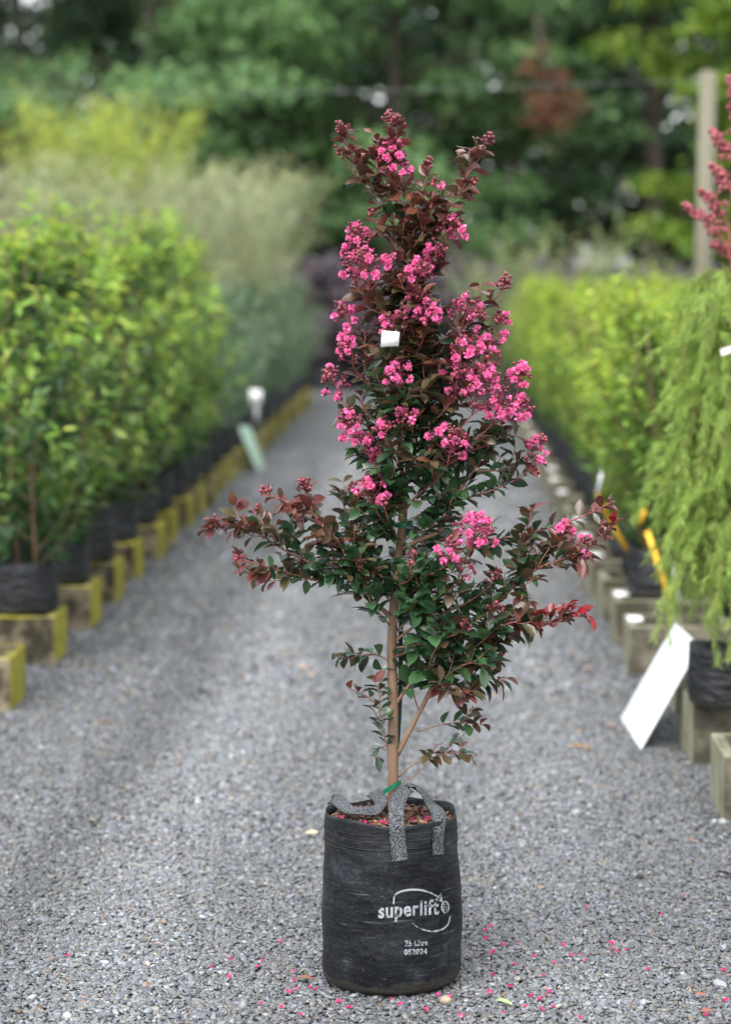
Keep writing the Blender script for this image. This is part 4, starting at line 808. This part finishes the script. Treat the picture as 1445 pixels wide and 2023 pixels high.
def hero_tree():
    # low shoots at the trunk foot
    branch([(777, 1310, 0), (745, 1294, -.01), (712, 1294, -.02), (677, 1303, -.02)], .0016, .001, .1, .6, 1, t0=.3, L0=.046, L1=.036)
    branch([(770, 1500, 0), (757, 1440, -.01), (750, 1390, -.015), (757, 1320, -.01)], .0016, .001, .1, .55, 2, (.03, .06), t0=.1, L0=.030, step=.014)
    branch([(752, 1400, -.015), (728, 1378, -.02), (688, 1360, -.03)], .0013, .0009, .2, .8, 0, t0=.2, L0=.027)
    branch([(768, 1470, .01), (750, 1480, .0), (742, 1500, .0)], .0012, .0009, .05, .2, 1, (.02, .04), L0=.028)
    branch([(788, 1535, 0), (815, 1512, -.02), (850, 1498, -.03), (905, 1487, -.04), (938, 1497, -.05)], .0018, .001, .25, .85, 3, (.02, .05), t0=.35, L0=.026)
    branch([(788, 1550, 0), (815, 1535, .01), (845, 1510, .02), (930, 1440, .03)], .0012, .0008, .3, .4, 1, (.02, .05), t0=.6, L0=.022, step=.04)
    # strong low right branch and what it carries
    P, br = branch([(786, 1490, 0), (812, 1440, -.01), (836, 1395, -.015), (860, 1350, -.02), (900, 1308, -.03), (955, 1285, -.04), (1010, 1252, -.05), (1075, 1232, -.06), (1130, 1218, -.06), (1162, 1218, -.06)], .0062, .0013, .15, .95, 12, (.05, .10), t0=.3, step=.013, L0=.046, tt=(.3, .8))
    branch([(1040, 1240, -.055), (1080, 1215, -.06), (1125, 1208, -.065), (1166, 1217, -.07)], .0014, .001, 1.25, 1.4, 2, (.02, .04), t0=.1, step=.012, L0=.03)
    branch([(826, 1445, -.01), (870, 1432, -.03), (910, 1428, -.04), (957, 1432, -.05)], .0018, .001, .05, .7, 1, (.03, .05), t0=.3, L0=.042, step=.02)
    branch([(850, 1370, -.02), (880, 1350, -.06), (900, 1355, -.10), (930, 1380, -.11)], .002, .001, .2, .9, 4, (.04, .08))
    branch([(830, 1410, 0), (815, 1360, .02), (812, 1310, .02), (830, 1270, .02)], .002, .001, .05, .15, 5, (.04, .09))
    branch([(855, 1360, -.01), (865, 1310, .02), (885, 1260, .03), (915, 1215, .03), (945, 1170, .02)], .003, .0012, .05, .3, 7, (.05, .10))
    branch([(900, 1310, -.03), (920, 1340, -.05), (960, 1340, -.06), (1000, 1345, -.06)], .0018, .001, .2, .6, 3, (.03, .07))
    # right arm with red tip
    branch([(780, 1345, .0), (828, 1292, .01), (900, 1248, .0), (960, 1210, -.02), (1015, 1160, -.02), (1060, 1125, -.03), (1110, 1105, -.03), (1160, 1085, -.04), (1195, 1055, -.04), (1222, 1030, -.05)], .0045, .0012, .1, .9, 12, (.05, .10), t0=.3, step=.014, tt=(.3, .75))
    branch([(1185, 1062, -.04), (1205, 1042, -.045), (1226, 1026, -.05)], .0012, .0009, 1.1, 1.4, 0, t0=.1, step=.010, L0=.026)
    branch([(1015, 1160, -.02), (1022, 1130, -.02), (1040, 1090, -.02)], .0016, .001, .1, .3, 2, (.03, .05))
    P, br = branch([(1060, 1125, -.03), (1085, 1085, -.04), (1110, 1060, -.04)], .0015, .001, .4, .8, 1, (.02, .04)); panicle(P[-3], P[-1] + (.02, 0, .02), .035, 5, 2, 10)
    panicle(at(1140, 1090, BY - .04), at(1165, 1060, BY - .05), .03, 3, 1, 9)
    # upper right arm
    branch([(797, 1150, 0), (850, 1120, .0), (920, 1085, .01), (985, 1066, .01), (1050, 1052, 0), (1110, 1035, -.01), (1170, 1013, -.02), (1210, 992, -.03)], .004, .0012, .1, .95, 6, (.04, .08), t0=.35, step=.015, tt=(.2, .6))
    # left arms
    P, br = branch([(777, 1222, 0), (745, 1195, -.015), (715, 1172, -.02), (680, 1155, -.02), (620, 1145, -.03), (560, 1130, -.04), (510, 1115, -.05), (470, 1102, -.05)], .0055, .0012, .02, .85, 10, (.05, .10), t0=.42, step=.014, tt=(.3, .85), L0=.040)
    panicle(at(482, 1108, BY - .05), at(468, 1096, BY - .05), .016, 0, 0, 16)
    branch([(715, 1172, -.02), (670, 1128, -.03), (610, 1110, -.03), (550, 1080, -.04), (500, 1045, -.05), (460, 1038, -.05), (424, 1033, -.05)], .003, .0011, .0, .95, 8, (.05, .09), t0=.3, step=.015, L0=.041)
    panicle(at(435, 1032, BY - .05), at(428, 1022, BY - .05), .010, 0, 0, 8)
    branch([(552, 1082, -.04), (530, 1050, -.03), (505, 1018, -.03), (495, 1005, -.03)], .0013, .001, .5, .9, 0, t0=.1, L0=.030); panicle(at(500, 1015, BY - .03), at(500, 1000, BY - .03), .010, 0, 0, 8)
    branch([(575, 1075, -.04), (580, 1050, -.05), (575, 1020, -.06)], .0012, .001, .1, .3, 0, t0=.1, L0=.036)
    P, br = branch([(780, 1180, 0), (755, 1140, -.02), (715, 1115, -.04), (680, 1085, -.06), (645, 1040, -.07), (610, 1012, -.07), (565, 992, -.08), (525, 975, -.08)], .0042, .0011, .3, .95, 11, (.05, .10), t0=.25, step=.014, tt=(.15, .8))
    panicle(at(532, 978, BY - .08), at(522, 965, BY - .08), .009, 0, 0, 9)
    branch([(620, 1018, -.07), (612, 990, -.07), (606, 968, -.07)], .0014, .001, .9, 1, 0, t0=.2, L0=.024); panicle(at(608, 985, BY - .07), at(600, 944, BY - .07), .018, 0, 0, 24)
    branch([(755, 1140, 0), (715, 1090, .02), (690, 1040, .02), (700, 1000, .02)], .003, .0012, .1, .5, 8, (.05, .10))
    branch([(755, 1175, 0), (720, 1140, -.03), (690, 1130, -.05), (650, 1110, -.06)], .003, .0012, .0, .2, 7, (.05, .10))
    # flowering branches: cx cy rx ry depth blossoms spent buds lean start-y
    PAN = [(775, 318, 42, 46, -.01, 15, 5, 22, 6, 470), (775, 250, 34, 30, .0, 0, 0, 44, 4, 380), (858, 368, 20, 16, -.01, 1, 0, 14, 0, 520), (846, 328, 14, 18, 0, 0, 0, 16, 0, 480),
           (922, 392, 26, 46, .0, 0, 0, 42, 14, 560), (962, 285, 16, 18, .0, 0, 0, 22, 8, 500), (672, 258, 8, 14, .0, 0, 0, 14, -4, 400), (674, 300, 8, 10, .0, 0, 0, 10, -4, 420), (740, 425, 12, 10, -.02, 0, 0, 12, -4, 500),
           (708, 478, 36, 40, -.01, 9, 16, 16, -14, 640), (722, 528, 46, 44, -.05, 9, 22, 16, -10, 680), (690, 520, 18, 46, .0, 6, 6, 12, -10, 680), (768, 515, 16, 12, -.05, 4, 0, 3, 0, 640),
           (890, 455, 34, 30, -.02, 5, 10, 14, 12, 600), (860, 500, 24, 24, -.05, 3, 4, 6, 6, 620), (828, 540, 30, 34, -.07, 9, 12, 8, 6, 680), (825, 590, 26, 26, -.07, 6, 6, 6, 4, 700),
           (684, 630, 34, 34, .0, 7, 6, 18, -14, 780), (688, 690, 24, 36, -.02, 8, 4, 14, -10, 820), (764, 640, 14, 24, -.08, 6, 0, 4, -4, 760), (800, 625, 20, 24, -.08, 4, 3, 6, 0, 760), (850, 620, 34, 24, -.08, 13, 4, 6, 6, 760),
           (920, 630, 50, 42, -.03, 9, 18, 22, 16, 800), (985, 645, 24, 34, .0, 5, 3, 20, 12, 800), (990, 570, 18, 24, .0, 0, 0, 30, 14, 740), (915, 688, 30, 30, -.08, 5, 6, 10, 8, 860), (960, 700, 34, 40, -.03, 8, 14, 16, 10, 850),
           (945, 770, 56, 50, -.06, 20, 22, 16, 12, 940), (905, 745, 30, 36, -.08, 6, 8, 8, 6, 900), (1022, 760, 30, 52, .0, 10, 12, 22, 12, 950), (1030, 810, 24, 32, -.02, 8, 6, 12, 10, 960), (985, 812, 26, 24, -.05, 7, 5, 6, 8, 960),
           (660, 758, 30, 34, -.01, 6, 4, 28, -16, 900), (692, 840, 30, 36, -.03, 10, 12, 8, -12, 960), (716, 875, 26, 16, -.03, 5, 4, 5, -10, 980), (785, 740, 30, 30, -.08, 9, 4, 10, 0, 860), (760, 850, 24, 14, -.08, 4, 6, 4, -4, 940), (795, 826, 26, 14, -.08, 4, 5, 5, 0, 920),
           (890, 880, 46, 40, -.08, 14, 6, 12, 6, 1020), (1055, 895, 30, 42, -.01, 8, 7, 22, 16, 1040), (745, 912, 18, 28, -.03, 10, 4, 4, -6, 1010), (728, 970, 38, 28, -.05, 9, 10, 6, -12, 1080), (760, 990, 14, 12, -.08, 3, 0, 3, 0, 1080),
           (938, 1055, 46, 42, -.10, 22, 6, 8, 10, 1160), (890, 1090, 34, 26, -.11, 10, 4, 6, 4, 1170), (910, 1130, 40, 24, -.09, 3, 7, 10, 6, 1235), (975, 1140, 18, 18, -.06, 3, 2, 6, 6, 1270), (975, 1212, 26, 28, -.06, 6, 3, 6, 6, 1305), (920, 1235, 12, 10, -.08, 0, 2, 3, 0, 1400), (815, 1110, 14, 30, -.10, 0, 0, 14, 0, 1170)]
    for cx, cy, rx, ry, dy, nbl, nsp, nbud, lean, y0 in PAN:
        base = at(cx - lean, cy + ry, BY + dy); tip = at(cx + lean, cy - ry * .9, BY + dy * 1.15); s = ty(y0); hor = base - s
        mid1 = s + hor * (.30, .30, .36); mid2 = s + hor * (.75, .75, .70)
        hgt = np.clip((1000 - cy) / 600, 0, 1); m0 = -.05 + .6 * hgt; m1 = .4 + .6 * hgt
        branch([s, mid1, mid2, base], .0020 + .0000022 * max(0, y0 - 400), .0013, m0, m1, (2 if cy < 480 else 3) if ry > 20 else 1, (.045, .09), t0=.3 if cy < 480 else .22, world=True, step=.026 if cy < 480 else .018, L0=.044, tt=(.2, .8))
        panicle(base, tip, rx / 914 * .95, nbl, nsp, nbud)
    for pts, m in (([(845, 1370, -.02), (890, 1330, -.07), (930, 1310, -.10), (965, 1320, -.11)], .5), ([(850, 1355, -.02), (850, 1310, -.06), (870, 1270, -.09), (905, 1250, -.10)], .3), ([(780, 1280, .0), (818, 1275, -.03), (860, 1270, -.05), (880, 1230, -.06)], .2), ([(900, 1310, -.03), (950, 1270, -.07), (985, 1240, -.08), (1030, 1225, -.09)], .6), ([(780, 1250, 0), (815, 1220, -.04), (850, 1200, -.07), (880, 1160, -.08)], .15), ([(775, 1240, 0), (740, 1200, -.05), (720, 1160, -.07), (700, 1110, -.07)], .1)):
        branch(pts, .0024, .001, 0, m, 3, (.04, .08), L0=.052, step=.017, L1=.034)
    # long bare-tipped leaders
    branch([(770, 400, 0), (740, 385, -.01), (718, 362, -.01), (700, 325, -.01), (686, 285, 0), (676, 255, 0)], .002, .001, .75, 1.0, 2, (.02, .04), t0=.1, L0=.034, step=.02)
    branch([(800, 520, 0), (840, 470, -.01), (885, 415, -.01), (920, 350, 0), (945, 305, 0), (962, 285, 0)], .0025, .001, .6, 1.0, 5, (.03, .06), t0=.2, L0=.04, step=.017)
    branch([(795, 560, 0), (810, 500, -.01), (818, 440, -.01), (812, 390, -.01)], .002, .001, .55, .95, 3, (.04, .08), L0=.046)
    branch([(790, 520, 0), (830, 470, -.03), (850, 420, -.03), (855, 380, -.02)], .002, .001, .6, .95, 4, (.03, .06), L0=.042)
    branch([(772, 430, 0), (765, 380, -.01), (760, 330, 0), (750, 290, 0), (735, 262, 0)], .002, .001, .8, 1, 3, (.03, .05), L0=.036)
    branch([(776, 330, 0), (785, 290, 0), (782, 250, 0)], .0013, .0009, .9, 1, 2, (.02, .05), L0=.034)
    # thick bent branch on the right
    branch([(796, 1085, 0), (830, 1066, -.02), (868, 1050, -.02), (880, 1025, -.02), (900, 985, -.02), (935, 930, -.01), (965, 885, 0), (985, 840, 0)], .0058, .0022, .05, .45, 9, (.05, .11), t0=.3)
    branch([(935, 930, -.01), (975, 930, .0), (1010, 925, 0), (1035, 905, 0)], .002, .001, .3, .6, 3, (.04, .07), L0=.05)
    # inner leafy growth
    for i in range(34):
        y0 = rng.uniform(560, 1210); a = rng.uniform(0, 6.283); s = ty(y0); w = np.interp(y0, [560, 700, 850, 1000, 1150, 1210], [.05, .08, .11, .12, .13, .10]) * rng.uniform(.6, 1.1); up = rng.uniform(.06, .13)
        off = np.array([math.cos(a) * w + .035, math.sin(a) * w * .9 - .01, up]); hgt = np.clip((1000 - y0 + 60) / 600, 0, 1)
        branch([s, s + off * (.5, .5, .4), s + off], .0022, .001, .0 + .4 * hgt, .15 + .75 * hgt, 3, (.04, .09), t0=.25, world=True)
hero_tree()

# branches and panicles become parts; the largest 300 leaves are parts of their branch, the rest one mass
for br, mb in enumerate(branches): branches[br] = mb.build('branch', M_twig, hero)
for c, d, pi in spent:
    petal_ball(panicles[pi][0], c, rng.uniform(.0048, .0075), int(rng.integers(1e6)), 7, (.20, .012, .065), (.36, .03, .13) if rng.random() < .7 else (.16, .055, .025), d)
bloom_me = []
for k in range(5):
    q = MB(); petal_ball(q, np.zeros(3), 0.0104, 50 + k, 26, (.84, .12, .36), (.88, .27, .52), (0, 0, 1)); bloom_me.append(q.mesh('blossom', M_petal))
ntot = sum(len(bl) for _, bl in panicles); cnt = 0
for mb, bl in panicles:
    po = mb.build('panicle', M_bud, hero)
    for e, d in bl:
        if cnt >= 300: break
        o = bpy.data.objects.new('blossom', bloom_me[cnt % 5]); COL.objects.link(o); o.parent = po
        Z = Vector(d); s = rng.uniform(.72, 1.12); o.matrix_basis = Matrix.Translation(Vector(e - HO)) @ (Z.to_track_quat('Z', 'Y').to_matrix().to_4x4() @ Matrix.Rotation(rng.uniform(0, 6.28), 4, 'Z')) @ Matrix.Diagonal((s, s, s, 1)); cnt += 1
Lp = np.array([r[0] for r in leafrec]); Ld = np.array([r[1] for r in leafrec]); Ln = np.array([r[2] for r in leafrec]); Ll = np.array([r[3] for r in leafrec])
Lz = nrm(Ln - Ld * np.sum(Ln * Ld, 1, keepdims=True)); view = nrm(Lp - CO); score = Ll ** 2 * np.abs(np.sum(Lz * view, 1)) * np.exp(-(Lp[:, 1] - BY) * 9)
order = np.argsort(-score); big, rest = order[:300], order[300:]
for i in big:
    P_, D_, N_, L_, w_, c_, fo_, cu_, br = leafrec[i]
    q = MB(); q.leaves([P_], [D_], np.array([N_]), [L_], [w_], [c_], LEAF, fo_, cu_); me = q.mesh('leaf', M_leaf, True, P_)
    o = bpy.data.objects.new('leaf', me); COL.objects.link(o); o.parent = branches[br]; o.location = P_ - HO
q = MB(); g_ = lambda k: np.array([leafrec[i][k] for i in rest])
q.leaves(g_(0), g_(1), g_(2), g_(3), g_(4), g_(5), LEAF, g_(6), g_(7)); q.build('leaves', M_leaf, hero, kind='stuff')
print('leaves', len(leafrec), 'blossoms', ntot, 'branches', len(branches))
# printed paper tag hanging in the crown
def m_tag():
    m, n, l, p, out = new_mat('printed_tag'); at_ = node(n, 'ShaderNodeAttribute', attribute_name='col'); sx = n.new('ShaderNodeSeparateXYZ'); l.new(at_.outputs['Vector'], sx.inputs[0])
    s = node(n, 'ShaderNodeMath', operation='SINE'); k = node(n, 'ShaderNodeMath', operation='MULTIPLY'); k.inputs[1].default_value = 44.0; l.new(sx.outputs['Y'], k.inputs[0]); l.new(k.outputs[0], s.inputs[0])
    tc = n.new('ShaderNodeTexCoord'); no = node(n, 'ShaderNodeTexNoise', Scale=420.0, Detail=1.0); l.new(tc.outputs['Object'], no.inputs['Vector'])
    g = node(n, 'ShaderNodeMath', operation='MULTIPLY'); l.new(s.outputs[0], g.inputs[0]); l.new(no.outputs['Fac'], g.inputs[1]); r = ramp(n, [(.25, (.74, .75, .73)), (.42, (.34, .35, .36))]); l.new(g.outputs[0], r.inputs[0]); l.new(r.outputs[0], p.inputs['Base Color']); p.inputs['Roughness'].default_value = .5
    return m
A, B, Cq, Dq = at(752, 685, BY - .15), at(788, 684, BY - .145), at(790, 656, BY - .145), at(755, 653, BY - .15)
b = MB(); b.add([A, B, Cq, Dq, A + (0, .001, 0), B + (0, .001, 0), Cq + (0, .001, 0), Dq + (0, .001, 0)], np.array([(0, 1, 2, 3), (7, 6, 5, 4), (0, 4, 5, 1), (1, 5, 6, 2), (2, 6, 7, 3), (3, 7, 4, 0)]), np.array([(0, 0, 0), (1, 0, 0), (1, 1, 0), (0, 1, 0)] * 2))
tg = b.build('plant_tag', m_tag(), hero, smooth=False)
b = MB(); b.tube(smooth_path([at(782, 656, BY - .12), at(790, 645, BY - .06), ty(660)], 8), .0008, 4); b.build('string', M_tagwhite, tg)

# ------------------------------------------------------------------ litter on the gravel
pet = []
for k in range(3):
    q = MB(); petal_ball(q, np.zeros(3), .0075, 80 + k, 12, (.72, .025, .18), (.80, .08, .30), (0, 0, 1)); me = q.mesh('fallen_blossom', M_petal); pet.append(me)
PX = [(418, 1918), (456, 1900), (452, 1936), (510, 1916), (518, 1905), (580, 1926), (581, 1943), (570, 1965), (586, 1960), (575, 1968), (612, 1957), (625, 1961), (557, 1997), (554, 1866), (516, 1989), (595, 2012), (132, 1894), (962, 1843), (971, 1836), (958, 1860), (994, 1872), (1024, 1870), (970, 1890), (973, 1886), (1016, 1913), (974, 1932), (1074, 1934), (1007, 1956), (1085, 1963),
      (1019, 1931), (966, 1968), (1068, 1980), (1071, 2001), (1037, 1996), (1092, 1996), (1148, 2019), (1130, 1893), (1158, 1904), (1208, 1870), (1221, 1888), (1238, 1883), (1211, 1881), (1160, 1798), (1308, 1814), (1282, 1922), (1352, 1776), (1431, 1923), (1435, 1983), (1396, 2013), (1148, 1893), (1113, 1872), (773, 1981), (791, 1991), (690, 1998), (670, 1986), (841, 2000), (868, 1972), (888, 1977), (912, 2014), (1094, 1909), (1055, 1896), (995, 2008), (1080, 1974), (1050, 1975)]
for i, (x, y) in enumerate(PX):
    p = ground(x, y); o = bpy.data.objects.new('fallen_blossom', pet[i % 3]); COL.objects.link(o); o.location = (p[0], p[1], .009); s = rng.uniform(.6, 1.05); o.scale = (s, s, s * .7); o.rotation_euler = (rng.normal(0, .4), rng.normal(0, .4), rng.uniform(0, 6.28))
    tag(o, 'tiny pink fallen blossom lying on the gravel', 'fallen blossom', 'pink blossoms dropped on the gravel')
for i in range(8):
    a, t = rng.uniform(.05, .125), rng.uniform(3.3, 6.0); o = bpy.data.objects.new('fallen_blossom', pet[i % 3]); COL.objects.link(o); o.location = (BX + a * math.cos(t), BY + a * math.sin(t), SZ + .018); o.scale = (rng.uniform(.6, 1.0),) * 3
    tag(o, 'tiny pink fallen blossom lying on the bark mulch in the bag', 'fallen blossom', 'pink blossoms dropped inside the bag')
def litter(px, py, L, wr, col, label, rz, curl=.25):
    p = ground(px, py); c = (p[0], p[1], .010 + curl * L * .5); q = MB(); q.leaves([c], [(1, 0, .05)], np.array([(0, 0, 1.)]), [L], [wr], [col], LEAF, .25, curl); o = q.build('fallen_leaf', M_leaf, origin=c); o.rotation_euler = (rng.normal(0, .15), 0, rz); tag(o, label, 'fallen leaf')
BR, TAN, GRL = (.22, .08, .04), (.42, .26, .12), (.30, .42, .18)
for a in ((585, 1946, .045, .4, (.25, .11, .06), 'curled brown fallen leaf touching the foot of the black bag', .2), (978, 1990, .040, .42, GRL, 'pale green fallen leaf on the gravel beside the black bag', -.3), (240, 1806, .034, .3, (.40, .28, .22), 'pale tan fallen leaf lying alone on the open gravel', 0), (302, 1876, .028, .4, (.36, .26, .23), 'small pinkish fallen leaf lying on the open gravel', .3),
          (1122, 1484, .075, .35, (.50, .28, .10), 'large orange-tan fallen leaf on the path by the white board', -.05), (190, 1436, .07, .25, (.42, .20, .12), 'long reddish fallen leaf near the lichened blocks', .1), (1148, 1330, .06, .35, (.45, .28, .18), 'tan fallen leaf farther along the path than the orange one', .1), (1385, 2012, .036, .5, (.30, .10, .07), 'rust-brown fallen leaf near the pink blossoms', .5), (1374, 1976, .026, .4, (.36, .11, .05), 'small orange-brown fallen leaf near the rust-brown one', .1),
          (1355, 1669, .032, .35, (.30, .14, .09), 'reddish fallen leaf near the grey blocks', -.1), (1140, 1166, .06, .5, (.40, .22, .12), 'tan fallen leaf beside the white-capped blocks', 0), (1195, 1443, .05, .4, (.40, .22, .16), 'faded pink-brown fallen leaf close to the white board', .2), (330, 1767, .018, .5, (.40, .22, .15), 'tiny rosy fallen leaf on the open gravel', .4), (1412, 1737, .05, .5, (.05, .015, .02), 'dark purple fallen leaf on the gravel', .2)):
    litter(*a)
def pebble(px, py, s, col, label, seed):
    v, f = ico(3); g = np.random.default_rng(seed); k = g.normal(0, 1, (5, 3)); d = sum(np.sin(v @ k[i] * 2 + i)[:, None] for i in range(5)) * .05; p = ground(px, py); q = MB(); q.add(v * (1 + d) * np.array(s) + np.array([p[0], p[1], s[2] * .75 + .002]), f)
    o = q.build('stone', m_noise('stone_' + str(seed), tuple(np.array(col) * .7), tuple(np.array(col) * 1.15), scale=60, rough=.7, bump=.3, bdist=.002), origin=(p[0], p[1], s[2] * .75 + .002)); tag(o, label, 'stone')
pebble(616, 1650, (.019, .014, .007), (.40, .35, .25), 'flat cream stone on the gravel just behind the black bag', 1)
pebble(880, 1984, (.0125, .011, .010), (.30, .24, .17), 'rounded brown stone in front of the black bag', 2)
pebble(1429, 1630, (.012, .010, .009), (.28, .29, .29), 'pale grey stone at the foot of a grey block', 3)
pebble(520, 1624, (.010, .008, .006), (.03, .03, .03), 'small dark stone on the gravel behind the black bag', 4)
pebble(1266, 1737, (.010, .008, .006), (.035, .033, .03), 'small black stone on the open gravel', 5)
